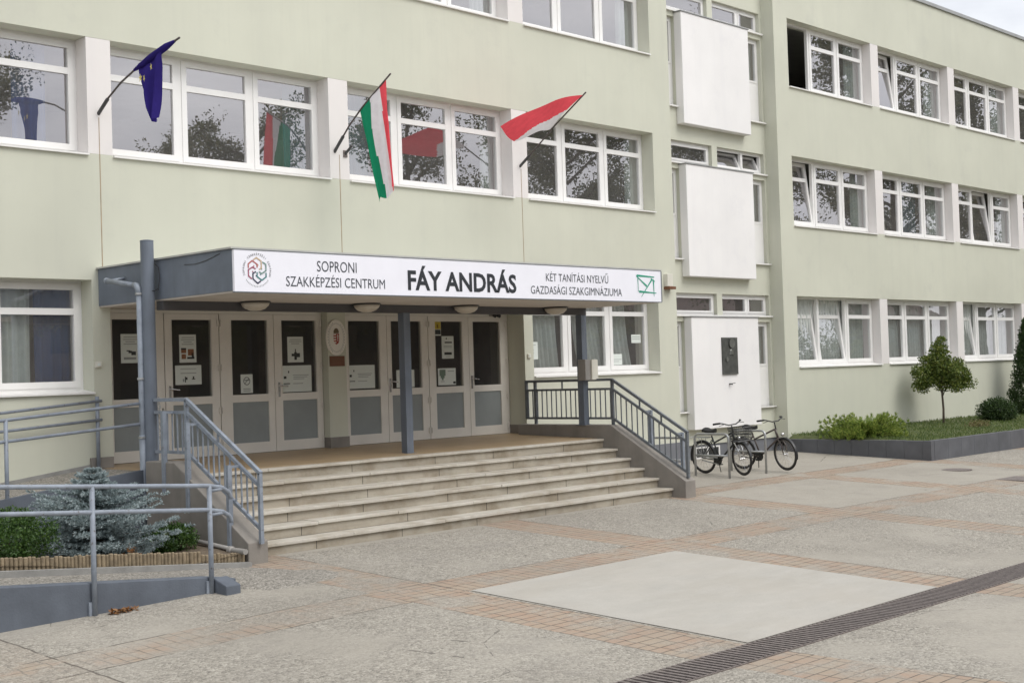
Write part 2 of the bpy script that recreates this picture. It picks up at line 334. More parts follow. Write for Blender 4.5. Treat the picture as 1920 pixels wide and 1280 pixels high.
# ------------------------------------------------------------------ mesh helpers
ORG = {}
class MB:
    def __init__(s): s.v = []; s.f = []; s.mi = []; s.cur = 0
    def face(s, pts):
        i = len(s.v); s.v += [Vector(p) for p in pts]; s.f.append(tuple(range(i, i+len(pts)))); s.mi.append(s.cur)
    def box(s, x0, x1, y0, y1, z0, z1, tf=None):
        c = [(x, y, z) for x in (x0, x1) for y in (y0, y1) for z in (z0, z1)]
        if tf: c = [tf(Vector(p)) for p in c]
        i = len(s.v); s.v += [Vector(p) for p in c]
        for q in ((0, 1, 3, 2), (4, 6, 7, 5), (0, 4, 5, 1), (2, 3, 7, 6), (0, 2, 6, 4), (1, 5, 7, 3)):
            s.f.append(tuple(i+k for k in q)); s.mi.append(s.cur)
    def bar(s, p0, p1, wx, wy=None, up=(0, 0, 1)):
        """rectangular bar between two points"""
        p0, p1 = Vector(p0), Vector(p1); d = (p1-p0).normalized(); up = Vector(up)
        if abs(d.dot(up)) > .98: up = Vector((0, 1, 0))
        a = d.cross(up).normalized(); b = a.cross(d); wy = wy or wx
        i = len(s.v)
        for p in (p0, p1):
            for sx, sy in ((-1, -1), (1, -1), (1, 1), (-1, 1)): s.v.append(p + a*sx*wx/2 + b*sy*wy/2)
        for q in ((0, 1, 2, 3), (7, 6, 5, 4), (0, 4, 5, 1), (1, 5, 6, 2), (2, 6, 7, 3), (3, 7, 4, 0)):
            s.f.append(tuple(i+k for k in q)); s.mi.append(s.cur)
    def tube(s, pts, r, n=8, closed=False, cap=True):
        pts = [Vector(p) for p in pts]; m = len(pts); rings = []
        rr = r if isinstance(r, (list, tuple)) else [r]*m
        prev = None
        for k, p in enumerate(pts):
            a = pts[(k-1) % m] if (closed or k > 0) else p; b = pts[(k+1) % m] if (closed or k < m-1) else p
            d = (b-a).normalized()
            if prev is None:
                ref = Vector((0, 0, 1)) if abs(d.z) < .9 else Vector((1, 0, 0)); u = d.cross(ref).normalized()
            else:
                u = (prev - d*prev.dot(d)); u = u.normalized() if u.length > 1e-6 else d.orthogonal().normalized()
            prev = u; v = d.cross(u)
            rings.append(len(s.v))
            for q in range(n):
                t = 2*math.pi*q/n; s.v.append(p + (u*math.cos(t) + v*math.sin(t))*rr[k])
        for k in range(m if closed else m-1):
            a, b = rings[k], rings[(k+1) % m]
            for q in range(n): s.f.append((a+q, a+(q+1) % n, b+(q+1) % n, b+q)); s.mi.append(s.cur)
        if cap and not closed:
            s.f.append(tuple(rings[0]+q for q in range(n))[::-1]); s.mi.append(s.cur)
            s.f.append(tuple(rings[-1]+q for q in range(n))); s.mi.append(s.cur)
    def lathe(s, prof, c, n=20, axis='z'):
        c = Vector(c); rings = []
        for (r, h) in prof:
            rings.append(len(s.v))
            for q in range(n):
                t = 2*math.pi*q/n
                p = Vector((r*math.cos(t), r*math.sin(t), h))
                if axis == 'y': p = Vector((p.x, p.z, p.y))
                if axis == 'x': p = Vector((p.z, p.x, p.y))
                s.v.append(c+p)
        for a, b in zip(rings, rings[1:]):
            for q in range(n): s.f.append((a+q, a+(q+1) % n, b+(q+1) % n, b+q)); s.mi.append(s.cur)
        s.f.append(tuple(rings[0]+q for q in range(n))[::-1]); s.mi.append(s.cur)
        s.f.append(tuple(rings[-1]+q for q in range(n))); s.mi.append(s.cur)
    def prism(s, poly, f0, f1):
        """poly: 2D points; f0/f1 map a 2D point to 3D on both ends"""
        n = len(poly); i = len(s.v)
        s.v += [Vector(f0(p)) for p in poly] + [Vector(f1(p)) for p in poly]
        s.f.append(tuple(i+k for k in range(n))); s.mi.append(s.cur)
        s.f.append(tuple(i+n+k for k in range(n))[::-1]); s.mi.append(s.cur)
        for k in range(n): s.f.append((i+k, i+(k+1) % n, i+n+(k+1) % n, i+n+k)); s.mi.append(s.cur)
    def grid(s, P, closed=False):
        """P: rows of points -> quads"""
        i = len(s.v); nr, nc = len(P), len(P[0])
        for r in P: s.v += [Vector(p) for p in r]
        for a in range(nr-1):
            for b in range(nc-1):
                s.f.append((i+a*nc+b, i+a*nc+b+1, i+(a+1)*nc+b+1, i+(a+1)*nc+b)); s.mi.append(s.cur)
    def build(s, name, m, parent=None, smooth=False, recalc=True, bevel=0.):
        me = bpy.data.meshes.new(name)
        og = ORG.get(parent.name, Vector()) if parent else Vector()
        me.from_pydata([v-og for v in s.v], [], s.f)
        ms = m if isinstance(m, (list, tuple)) else [m]
        for q in ms: me.materials.append(q)
        if len(ms) > 1: me.polygons.foreach_set('material_index', s.mi)
        if recalc:
            bm = bmesh.new(); bm.from_mesh(me); bmesh.ops.recalc_face_normals(bm, faces=bm.faces); bm.to_mesh(me); bm.free()
        if smooth: me.polygons.foreach_set('use_smooth', [True]*len(me.polygons))
        me.update()
        o = bpy.data.objects.new(name, me); COL.objects.link(o)
        if parent: o.parent = parent; ORG[o.name] = og
        if bevel:
            b = o.modifiers.new('bevel', 'BEVEL'); b.width = bevel; b.segments = 2; b.limit_method = 'ANGLE'
        return o

def tag(o, label=None, cat=None, group=None, kind=None):
    if label: o['label'] = label
    if cat: o['category'] = cat
    if group: o['group'] = group
    if kind: o['kind'] = kind
    return o
def thing(name, label, cat, loc=(0, 0, 0), group=None):
    o = bpy.data.objects.new(name, None); COL.objects.link(o); o.empty_display_size = .2
    o.location = loc; ORG[o.name] = Vector(loc); return tag(o, label, cat, group)
def copy_tree(o, parent=None):
    c = o.copy(); COL.objects.link(c)
    if parent: c.parent = parent
    for ch in list(o.children): copy_tree(ch, c)
    return c
def twin(src, parent, loc):
    """another copy of a part, moved by loc"""
    c = src.copy(); COL.objects.link(c); c.parent = parent; c.location = Vector(src.location) + Vector(loc); return c

def gz(y, x=0.):                       # the yard falls gently from the school to the drain
    z = .04*max(-10.45, min(0., y))
    if x < -1.6: z -= .022*min(6., -1.6-x)*max(0., min(1., (-2-y)/2))
    return z

def text_verts(s, offset=0.):
    cu = bpy.data.curves.new('t', 'FONT'); cu.body = s; cu.size = 1; cu.offset = offset; cu.resolution_u = 3
    ob = bpy.data.objects.new('t', cu); COL.objects.link(ob)
    me = bpy.data.meshes.new_from_object(ob.evaluated_get(bpy.context.evaluated_depsgraph_get()))
    v = [(p.co.x, p.co.y) for p in me.vertices]; f = [tuple(p.vertices) for p in me.polygons]
    bpy.data.objects.remove(ob); bpy.data.curves.remove(cu); bpy.data.meshes.remove(me)
    return v, f
HV, _ = text_verts('H'); CAP = max(p[1] for p in HV)-min(p[1] for p in HV)
def put_text(mb, s, x0, x1, zb, zc, y, offset=0., th=.004):
    """flat raised lettering facing -Y, fitted to a width and a cap height"""
    v, f = text_verts(s, offset)
    a = min(p[0] for p in v); b = max(p[0] for p in v); k = (zc-zb)/CAP
    i = len(mb.v)
    for p in v: mb.v.append(Vector((x0+(p[0]-a)/(b-a)*(x1-x0), y, zb+p[1]*k)))
    for q in f: mb.f.append(tuple(i+j for j in q)); mb.mi.append(mb.cur)

# ------------------------------------------------------------------ ground
def ground_sheet():
    xs = [-70, -40, -25] + [-16+.5*k for k in range(29)] + [-1.6, 0, 4, 8, 12, 16, 20, 30, 45, 70, 110, 160]
    xs = sorted(set(xs))
    ys = [-150, -90, -50, -30, -20, -14, -12, -10.45, -9, -7, -5.5, -4, -3, -2, -1, 0, 3, 20, 60, 120]
    mb = MB(); mb.grid([[(x, y, gz(y, x)) for x in xs] for y in ys])
    return mb.build('plaza', m_plaza())
tag(ground_sheet(), kind='structure')
mb = MB()
mb.grid([[(x, y, gz(y, x)+.006) for x in (.13, 1.3, 2.5, 3.62)] for y in (-10.3, -9, -8, -6.86)])
tag(mb.build('pavement_slab', m_slab()), kind='structure')

# ------------------------------------------------------------------ the school building
school = thing('school_building', 'three storey pale green school with rows of white windows and white stairwell panels', 'building')
XC, XW = 12.885, 16.8
YB, YR = .25, -.09
FL = .30                                # how deep the window frames sit
ROOF = 11.6
def wall(mb, x0, x1, z0, z1, y, depth, ops):
    xs = sorted(set([x0, x1]+[o[0] for o in ops]+[o[1] for o in ops])); zs = sorted(set([z0, z1]+[o[2] for o in ops]+[o[3] for o in ops]))
    for a, b in zip(xs, xs[1:]):
        for c, d in zip(zs, zs[1:]):
            cx, cz = (a+b)/2, (c+d)/2
            if any(o[0] < cx < o[1] and o[2] < cz < o[3] for o in ops): continue
            mb.face([(a, y, c), (b, y, c), (b, y, d), (a, y, d)])
    for (a, b, c, d) in ops:
        e = y+depth
        mb.face([(a, y, c), (a, y, d), (a, e, d), (a, e, c)]); mb.face([(b, y, c), (b, e, c), (b, e, d), (b, y, d)])
        mb.face([(a, y, d), (b, y, d), (b, e, d), (a, e, d)]); mb.face([(a, y, c), (a, e, c), (b, e, c), (b, y, c)])
ZS = [1.905, 5.205, 8.465]; ZT = [3.55, 6.83, 10.064]
WL = [(-8.488, 3.857), (-4.244, 3.874), (0., 3.85), (4.244, 3.84), (8.478, 3.79)]
WR = [(17.376+4.242*k, 3.857) for k in range(4)]
DX0, DX1, DZ1, DY = -.10, 8.24, 3.12, .42
mb = MB()
wall(mb, -14, XC, -.6, ROOF, 0, .55, [(-8.488, 12.268, ZS[1], ZT[1]), (-8.488, 12.268, ZS[2], ZT[2]),
     (-8.488, -4.63, ZS[0], 3.45), (-4.244, -.37, ZS[0], 3.45), (8.478, 12.268, ZS[0], ZT[0]), (DX0, DX1, .5, DZ1)])
mb.face([(XC, 0, -.6), (XC, YB, -.6), (XC, YB, ROOF), (XC, 0, ROOF)])
mb.build('wall', GREEN, school, recalc=False)
mb = MB()
wall(mb, XW, 37, .1, ROOF, YR, .5, [(WR[0][0], WR[-1][0]+3.857, ZS[i], ZT[i]) for i in range(3)])
mb.face([(XW, YR, .1), (XW, YB, .1), (XW, YB, ROOF), (XW, YR, ROOF)])
mb.build('wall', GREEN, school, recalc=False)
bay_ops = []
for k in range(3):
    dz = 3.27*k
    bay_ops += [(12.93, 13.47, 1.03+dz, 2.96+dz), (15.95, 16.73, 1.03+dz, 2.96+dz), (13.05, 14.68, 3.10+dz, 3.57+dz), (14.88, 16.72, 3.10+dz, 3.57+dz)]
mb = MB(); wall(mb, XC, XW, .3, ROOF, YB, .18, bay_ops); mb.build('wall', GREEN, school, recalc=False)
# dark shell behind the glass
mb = MB()
for z in (.80, 4.02, 7.30, 10.6): mb.box(-14, 37, .56, 6, z-.25, z)
mb.box(-14, 37, .02, 6.2, ROOF-.25, ROOF-.05)
mb.build('floor_slab', INFLOOR, school)
mb = MB()
mb.box(-14.1, 37, 6.0, 6.2, -.5, ROOF-.3); mb.box(-14.2, -14.0, .01, 6, -.5, ROOF-.3); mb.box(37, 37.2, YR, 6, -.5, ROOF-.3)
for x in (-4.4, 12.7, 17.0, 25.7): mb.box(x, x+.15, .6, 6, -.5, ROOF-.3)
mb.build('interior_wall', INTER, school)
# roof edge
mb = MB(); mb.box(XW-.04, 37.3, YR-.05, 6.4, ROOF, ROOF+.09); mb.box(-14.3, XC+.04, -.05, 6.4, ROOF, ROOF+.09); mb.box(XC+.04, XW-.04, YB-.05, 6.4, ROOF, ROOF+.085)
mb.build('roof_edge', ZINC, school)
# white piers between the windows
def pier(x0, x1, z0, z1, y):
    mb = MB(); mb.box(x0, x1, y+.002, y+.5, z0+.002, z1-.002); return mb.build('pier', WHITEP, school)
for i in (1, 2):
    for (a, wa), (b, _) in zip(WL, WL[1:]): pier(a+wa, b, ZS[i], ZT[i], 0)
for i in range(3):
    for (a, wa), (b, _) in zip(WR, WR[1:]): pier(a+wa, b, ZS[i], ZT[i], YR)

def pleats(x0, x1, z0, z1, y, amp=.045, wl=.13, lean=0., seed=0):
    rnd = random.Random(seed); n = max(10, int((x1-x0)/.022)); ph = rnd.random()*6; rows = []
    for j in range(9):
        t = j/8; z = z1+(z0-z1)*t; row = []
        for i in range(n+1):
            s = i/n; x = x0+(x1-x0)*s + lean*t*t
            yy = y + amp*(.4+.6*t)*math.sin(s*(x1-x0)/wl*6.283+ph+.5*math.sin(s*9+ph)) + .012*math.sin(s*31+t*3)
            row.append((x, yy, z))
        rows.append(row)
    return rows
def window(x, w, z, h, y, fl, curtains=(), tilt=(), opened=(), rng=0, lights=3, sill=True):
    yf = y+fl; fr = .05; mu = .09; sb = .075
    f = MB(); gl = MB()
    lw = (w-2*fr-(lights-1)*mu)/lights
    f.box(x, x+fr, yf, yf+.075, z, z+h); f.box(x+w-fr, x+w, yf, yf+.075, z, z+h)
    f.box(x+fr, x+w-fr, yf+.001, yf+.074, z, z+fr+.03); f.box(x+fr, x+w-fr, yf+.001, yf+.074, z+h-fr, z+h)
    zt = z+fr+.03+(h-2*fr-.03)*.735
    sashes = []
    for k in range(lights):
        a = x+fr+k*(lw+mu); b = a+lw; c = z+fr+.03; d = z+h-fr
        if k < lights-1: f.box(b, b+mu, yf+.0015, yf+.0735, c, d)
        if k in opened:                                  # swung fully into the room on its left hinge
            m = MB(); g2 = MB()
            def tf(p, a=a): return Vector((a+.02-(p.y-yf)*.98+.05*0, yf+.02+(p.x-a), p.z))
            tgt, gt = m, g2
        elif k in tilt:
            m = MB(); g2 = MB()
            def tf(p, c=c): return Vector((p.x, p.y+(p.z-c)*.125+.012, p.z))
            tgt, gt = m, g2
        else: tf = None; tgt, gt = f, gl
        y0, y1 = yf-.013, yf+.055
        tgt.box(a-.012, a+sb, y0, y1, c-.012, d+.012, tf); tgt.box(b-sb, b+.012, y0, y1, c-.012, d+.012, tf)
        tgt.box(a+sb, b-sb, y0+.001, y1-.001, c-.012, c+sb, tf); tgt.box(a+sb, b-sb, y0+.001, y1-.001, d-sb, d+.012, tf)
        tgt.box(a+sb, b-sb, y0+.002, y1-.002, zt-.045, zt+.045, tf)
        for (p, q) in ((c+sb, zt-.045), (zt+.045, d-sb)):
            pts = [Vector((a+sb, yf+.02, p)), Vector((b-sb, yf+.02, p)), Vector((b-sb, yf+.02, q)), Vector((a+sb, yf+.02, q))]
            gt.face([tf(v) for v in pts] if tf else pts)
        if tf: sashes.append((m, g2))
    wo = f.build('window', PVC, school)
    if gl.f: gl.build('pane', GLASS, wo, recalc=False)
    for m, g2 in sashes:
        m.build('sash', PVC, wo); g2.build('pane', GLASS, wo, recalc=False)
    if sill:
        s = MB(); n = 10
        s.prism([(y-.045, z-.03), (y-.045, z-.005), (yf+.0, z+.035), (yf+.0, z-.03)], lambda p: (x+.004, p[0], p[1]), lambda p: (x+w+.05*0-.004, p[0], p[1]))
        s.build('sill', SILL, wo)
    for q, (a, b, m, ln) in enumerate(curtains):
        c = MB(); c.grid(pleats(a, b, z+.02, z+h-.02, yf+.15+.03*q, lean=ln, seed=rng+q)); c.build('curtain', m, wo, smooth=True, recalc=False)
    return wo
X = WL
# left block, ground floor
window(X[1][0], X[1][1], ZS[0], 3.45-ZS[0], 0, FL, [(-4.2, -1.05, NET, 0), (-1.0, -.42, DRAPEB, 0)], rng=1)
window(X[0][0], X[0][1], ZS[0], 3.45-ZS[0], 0, FL, [(-8.4, -5.4, NET, 0)], rng=2)
window(X[4][0], X[4][1], ZS[0], ZT[0]-ZS[0], 0, FL, [(8.55, 9.55, NET, .1), (10.1, 11.0, NET, .25), (11.05, 11.75, NET, .22)], rng=3)
# left block, first floor
window(*X[0], ZS[1], ZT[1]-ZS[1], 0, FL, [(-7.5, -6.8, DRAPEB, 0)], rng=4)
window(*X[1], ZS[1], ZT[1]-ZS[1], 0, FL, [(-1.25, -.75, DRAPEB, 0)], rng=5)
window(*X[2], ZS[1], ZT[1]-ZS[1], 0, FL, [(3.25, 3.85, DRAPET, 0)], rng=6)
window(*X[3], ZS[1], ZT[1]-ZS[1], 0, FL, [(4.3, 5.0, DRAPET, 0), (7.75, 8.05, DRAPEG, 0)], rng=7)
window(*X[4], ZS[1], ZT[1]-ZS[1], 0, FL, [(11.9, 12.25, DRAPEG, 0)], rng=8)
for k in range(5): window(*X[k], ZS[2], ZT[2]-ZS[2], 0, FL, [(X[k][0]+3.3, X[k][0]+3.8, DRAPEG, 0)] if k in (3, 4) else (), rng=9+k)
# right wing
FR = .24
W_ = WR
def full(k, m=NET): return [(W_[k][0]+.1, W_[k][0]+1.3, m, .05), (W_[k][0]+1.35, W_[k][0]+2.6, m, .0), (W_[k][0]+2.7, W_[k][0]+3.75, m, -.05)]
window(*W_[0], ZS[0], ZT[0]-ZS[0], YR, FR, full(0), tilt=(0, 1), rng=20)
window(*W_[1], ZS[0], ZT[0]-ZS[0], YR, FR, full(1), rng=23)
window(*W_[2], ZS[0], ZT[0]-ZS[0], YR, FR, full(2), tilt=(0,), rng=26)
window(*W_[3], ZS[0], ZT[0]-ZS[0], YR, FR, full(3), rng=29)
window(*W_[0], ZS[1], ZT[1]-ZS[1], YR, FR, [(W_[0][0]+3.3, W_[0][0]+3.8, DRAPEG, 0)], tilt=(0,), rng=32)
window(*W_[1], ZS[1], ZT[1]-ZS[1], YR, FR, [(W_[1][0]+1.6, W_[1][0]+2.4, DRAPET, 0), (W_[1][0]+3.2, W_[1][0]+3.8, DRAPEG, 0)], rng=35)
window(*W_[2], ZS[1], ZT[1]-ZS[1], YR, FR, [(W_[2][0]+3.2, W_[2][0]+3.8, DRAPEG, 0)], tilt=(1,), rng=38)
window(*W_[3], ZS[1], ZT[1]-ZS[1], YR, FR, rng=41)
window(*W_[0], ZS[2], ZT[2]-ZS[2], YR, FR, [(W_[0][0]+3.2, W_[0][0]+3.8, DRAPEG, 0)], opened=(0,), rng=44)
window(*W_[1], ZS[2], ZT[2]-ZS[2], YR, FR, [(W_[1][0]+3.2, W_[1][0]+3.8, DRAPEG, 0)], tilt=(0,), rng=47)
window(*W_[2], ZS[2], ZT[2]-ZS[2], YR, FR, [(W_[2][0]+3.1, W_[2][0]+3.8, DRAPEG, 0)], rng=50)
window(*W_[3], ZS[2], ZT[2]-ZS[2], YR, FR, rng=53)
# stairwell bay: white panels, slits of window beside them, strip windows above
def small_window(x0, x1, z0, z1, splits, tilt=False):
    yf = YB+.09; f = MB(); gl = MB(); fr = .055
    f.box(x0, x0+fr, yf, yf+.07, z0, z1); f.box(x1-fr, x1, yf, yf+.07, z0, z1); f.box(x0+fr, x1-fr, yf+.001, yf+.069, z0, z0+fr); f.box(x0+fr, x1-fr, yf+.001, yf+.069, z1-fr, z1)
    edges = [x0+fr]+splits+[x1-fr]
    sash = []
    for k, (a, b) in enumerate(zip(edges, edges[1:])):
        a += .04 if k else 0; b -= .04 if k < len(edges)-2 else 0
        if k: f.box(a-.08, a, yf+.002, yf+.068, z0+fr, z1-fr)
        tf = (lambda p: Vector((p.x, p.y+(p.z-z0-fr)*.42+.01, p.z))) if tilt else None
        t, g2 = (MB(), MB()) if tilt else (f, gl)
        s = .045; c, d = z0+fr, z1-fr
        t.box(a, a+s, yf-.01, yf+.05, c, d, tf); t.box(b-s, b, yf-.01, yf+.05, c, d, tf); t.box(a+s, b-s, yf-.009, yf+.049, c, c+s, tf); t.box(a+s, b-s, yf-.009, yf+.049, d-s, d, tf)
        pts = [Vector(p) for p in ((a+s, yf+.02, c+s), (b-s, yf+.02, c+s), (b-s, yf+.02, d-s), (a+s, yf+.02, d-s))]
        g2.face([tf(p) for p in pts] if tf else pts)
        if tilt: sash.append((t, g2))
    wo = f.build('window', PVC, school)
    if gl.f: gl.build('pane', GLASS, wo, recalc=False)
    for t, g2 in sash: t.build('sash', PVC, wo); g2.build('pane', GLASS, wo, recalc=False)
    return wo
for k in range(3):
    dz = 3.27*k
    for (a, b) in ((12.93, 13.47), (15.95, 16.73)):
        wo = small_window(a, b, 1.90+dz, 2.96+dz, [])
        m = MB(); m.grid(pleats(a+.05, b-.05, 1.95+dz, 2.9+dz, YB+.22, .01, .2, seed=k)); m.build('curtain', DRAPEG, wo, smooth=True, recalc=False)
        m = MB(); m.box(a, b, YB+.09, YB+.15, 1.03+dz, 1.90+dz); m.build('spandrel_panel', PVC, school)
        m = MB(); m.box(a-.02, b+.06 if b > 15 else b, YB-.07, YB+.085, 1.0+dz, 1.03+dz); m.build('ledge', SILL, school)
    small_window(13.05, 14.68, 3.10+dz, 3.57+dz, []); small_window(14.88, 16.72, 3.10+dz, 3.57+dz, [15.95], tilt=(k == 1))
    m = MB(); m.box(12.9, 16.79, YB-.06, YB+.085, 3.065+dz, 3.10+dz); m.build('ledge', SILL, school)
    p = MB(); p.box(13.45, 15.96, .05, YB-.001, .64+dz+(.0 if k else 0), 3.04+dz); po = p.build('facade_panel', PANELP, school, bevel=.012)
    p = MB(); p.box(13.43, 15.98, .03, YB-.002, 3.04+dz, 3.062+dz); p.build('coping', ZINC, po)
# plinths and basement lights
mb = MB(); mb.box(XC+.002, XW-.002, YB+.03, YB+.2, -.5, .3); mb.build('plinth', PLINTH, school)
mb = MB(); mb.box(XW, 37, YR+.03, .3, -.5, .1+.2); mb.build('plinth', PLINTH, school)
mb = MB(); mb.box(-.46, -.12, -.04, -.001, .5, 1.0); mb.build('plinth', CEMENT, school)
mb = MB(); mb.box(8.245, XC-.001, -.012, -.001, -.5, .42); mb.build('plinth', PLINTH, school)
def basement(x0, x1, y, z0, z1):
    f = MB()
    for a, b, c, d in ((x0, x0+.04, z0, z1), (x1-.04, x1, z0, z1), ((x0+x1)/2-.02, (x0+x1)/2+.02, z0, z1)): f.box(a, b, y-.03, y, c, d)
    f.box(x0+.04, x1-.04, y-.029, y, z0, z0+.03); f.box(x0+.04, x1-.04, y-.029, y, z1-.03, z1)
    wo = f.build('basement_window', PVC, school); g = MB(); g.face([(x0, y-.01, z0), (x1, y-.01, z0), (x1, y-.01, z1), (x0, y-.01, z1)]); g.build('pane', BLACKP, wo, recalc=False)
basement(11.2, 11.9, -.013, .06, .34); basement(13.7, 14.6, YB+.029, 0., .25)
# expansion joints and rust runs below the flag holders
for x, z0, z1, m in ((4.04, 3.62, 5.6, RUST), (-.2, 3.62, 5.72, RUST), (8.30, 3.62, 5.74, RUST), (12.9-.012, 0, 0, None)):
    if m:
        j = MB(); j.box(x-.006, x+.006, -.0035, .001, z0, 5.2); j.box(x-.0045, x+.0045, -.0025, .001, 5.2, z1); j.build('rust_streak', m, school)

# ------------------------------------------------------------------ entrance doors (recessed)
mb = MB()
mb.box(3.905, 4.275, .27, .55, 1.03, DZ1); mb.build('door_pier', GREEN, school)
mb = MB(); mb.box(3.895, 4.285, .25, .55, .7, 1.03); mb.build('plinth', CEMENT, school)
mb = MB(); mb.box(8.225, 8.27, -.02, .55, .7, 1.02); mb.build('plinth', CEMENT, school)
def leaf(x0, x1, gx0, gx1, handle=None, hinge=None, name='door'):
    z0, z1 = .868, 3.02; f = MB()
    f.box(x0, gx0, DY, DY+.07, z0, z1); f.box(gx1, x1, DY, DY+.07, z0, z1)
    f.box(gx0, gx1, DY+.001, DY+.069, z0, 1.03); f.box(gx0, gx1, DY+.001, DY+.069, 1.66, 1.775); f.box(gx0, gx1, DY+.001, DY+.069, 2.93, z1)
    for a in (gx0-.012, gx1):                                         # raised glazing beads
        f.box(a, a+.012, DY-.006, DY, 1.775, 2.93)
    d = f.build(name, DOORF, school)
    g = MB(); g.face([(gx0, DY+.03, 1.775), (gx1, DY+.03, 1.775), (gx1, DY+.03, 2.93), (gx0, DY+.03, 2.93)]); g.build('pane', GLASSD, d, recalc=False)
    g = MB(); g.box(gx0, gx1, DY+.02, DY+.05, 1.03, 1.66); g.build('lower_panel', PANELG, d)
    if handle:
        hx, s = handle; h = MB()
        h.box(hx-.018, hx+.018, DY-.012, DY-.001, 1.72, 1.95); h.tube([(hx, DY-.01, 1.90), (hx, DY-.055, 1.90), (hx+s*.13, DY-.06, 1.885)], .011, 8)
        h.build('handle', CHROME, d, smooth=False)
    if hinge:
        h = MB()
        for z in (1.02, 1.55, 2.2, 2.88): h.lathe([(.014, -.05), (.014, .05)], (hinge, DY-.015, z), 8)
        h.build('hinge', DOORF, d)
    return d
leaf(.0, .985, .15, .83, name='side_light')
leaf(1.0, 1.935, 1.12, 1.80, (1.07, 1), 1.915)
leaf(1.95, 2.945, 2.16, 2.83, None, 1.97)
leaf(2.955, 3.895, 3.10, 3.78, (3.03, 1), 3.87)
leaf(4.285, 5.28, 4.45, 5.12, None, None)
leaf(5.29, 6.225, 5.38, 6.07, (5.335, 1), 6.20)
leaf(6.24, 7.215, 6.40, 7.06, None, 6.26)
leaf(7.225, 8.195, 7.33, 8.02, (7.27, 1), 8.17)
mb = MB()
mb.box(-.095, 8.235, DY+.004, DY+.09, 3.023, DZ1-.002)
mb.box(-.095, -.002, DY+.004, DY+.09, .86, 3.02); mb.box(8.198, 8.235, DY+.004, DY+.09, .86, 3.02)
mb.build('door_frame', DOORF, school)
mb = MB(); mb.box(-.09, 8.23, DY+.0, DY+.09, .80, .862); mb.build('threshold', CEMENT, school)
mb = MB(); mb.box(-.1, 8.24, 3.2, 3.3, .8, 3.6); mb.build('interior_wall', INTER, school)

# ------------------------------------------------------------------ entrance stairs
stairs = thing('entrance_stairs', 'wide pale stone entrance stairs leading up to the glazed doors', 'stairs', (4, -3.5, -.15))
SX0, SX1 = -.27, 8.0
mb = MB()
mb.prism([(-1.9, .60), (DY+.02, .60), (DY+.02, .862), (-1.9, .803)], lambda p: (SX0, p[0], p[1]), lambda p: (8.24, p[0], p[1])); mb.build('landing', TILE, stairs)
noses = [(-2.06, .80), (-2.35, .642), (-2.64, .484), (-2.93, .326), (-3.22, .168), (-3.51, .010)]
rnd = random.Random(3)
for k, (y, z) in enumerate(noses):
    r = MB(); yb = y+.04
    zb = noses[k+1][1] if k < 5 else -.22
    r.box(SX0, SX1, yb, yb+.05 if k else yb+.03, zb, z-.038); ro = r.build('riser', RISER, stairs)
    t = MB(); x = SX0; up = 0 if k == 0 else 1
    back = y+.30 if k == 0 else noses[k-1][0]+.045
    while x < SX1-.05:                                                # stone slabs with slightly uneven joints
        w_ = min(rnd.uniform(1.1, 1.9), SX1-x)
        if SX1-x-w_ < .4: w_ = SX1-x
        dz = rnd.uniform(-.004, .003); dy = rnd.uniform(-.008, .006); chip = []
        t.box(x+.0015, x+w_-.0015, y+dy, back, z-.04+dz, z+dz)
        x += w_
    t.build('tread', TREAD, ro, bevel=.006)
    j = MB(); x = SX0+rnd.uniform(.8, 1.4)
    while x < SX1-.2:
        j.box(x-.003, x+.003, yb-.002, yb+.01, zb+.002, z-.045); x += rnd.uniform(1.2, 1.8)
    j.build('joint', DARKGAP, ro)
def cheek(x0, x1, ybend, yend, ztop, zend, y0):
    m = MB(); m.prism([(y0, -.5), (y0, ztop), (ybend, ztop), (yend, zend), (yend, -.5)], lambda p: (x0, p[0], p[1]), lambda p: (x1, p[0], p[1]))
    return m.build('cheek_wall', CEMENT, stairs, bevel=.012)
cheek(8.0, 8.27, -2.2, -3.76, 1.035, .13, -.002)
cheek(-.56, -.28, -2.3, -3.86, 1.0, .10, -1.62)

# ------------------------------------------------------------------ canopy with its posts, column and drainpipe
can = thing('canopy', 'flat blue grey entrance canopy on steel posts with a tall column at its left', 'canopy', (4, -1.6, 3.07))
CX0, CX1, CY, CZ0, CZ1 = -.27, 8.14, -3.25, 3.068, 3.60
mb = MB(); mb.box(CX0, CX1, CY, -.002, CZ0+.02, CZ1); mb.build('roof_slab', BLUE, can)
mb = MB(); mb.box(CX0+.01, CX1-.01, CY+.01, DY-.1, CZ0-.002, CZ0+.0195); mb.build('soffit', SOFFIT, can)
mb = MB(); mb.box(CX0-.03, CX1+.03, CY-.035, -.003, CZ1, CZ1+.022); mb.build('flashing', LEAD, can)
mb = MB(); mb.box(CX0+.02, CX1-.02, -1.63, -1.47, CZ0-.12, CZ0-.003); mb.build('beam', mat('brown_grey_beam_paint', (.075, .072, .075), .6, .1), can)
for x, z0 in ((3.96, .80), (8.06, 1.03)):
    mb = MB(); mb.box(x-.065, x+.065, -1.62, -1.49, z0, CZ0-.121); mb.box(x-.1, x+.1, -1.655, -1.455, z0, z0+.012); mb.build('post', BLUE, can)
mb = MB(); cpt = (-.40, -1.52)
mb.tube([(*cpt, -.2), (*cpt, 3.84)], .085, 18); mb.lathe([(.088, 0), (.088, .012), (.05, .02)], (*cpt, 3.84), 18); mb.build('column', BLUE, can, smooth=False)
mb = MB()
mb.tube([(-.46, -.58, 3.392), (-.50, -1.40, 3.275)], .033, 12)
mb.tube([(-.46, -.60, 3.390), (-.458, -.555, 3.396)], .040, 12)
mb.tube([(-.29, -.74, 3.42), (-.465, -.74, 3.385)], .022, 10)
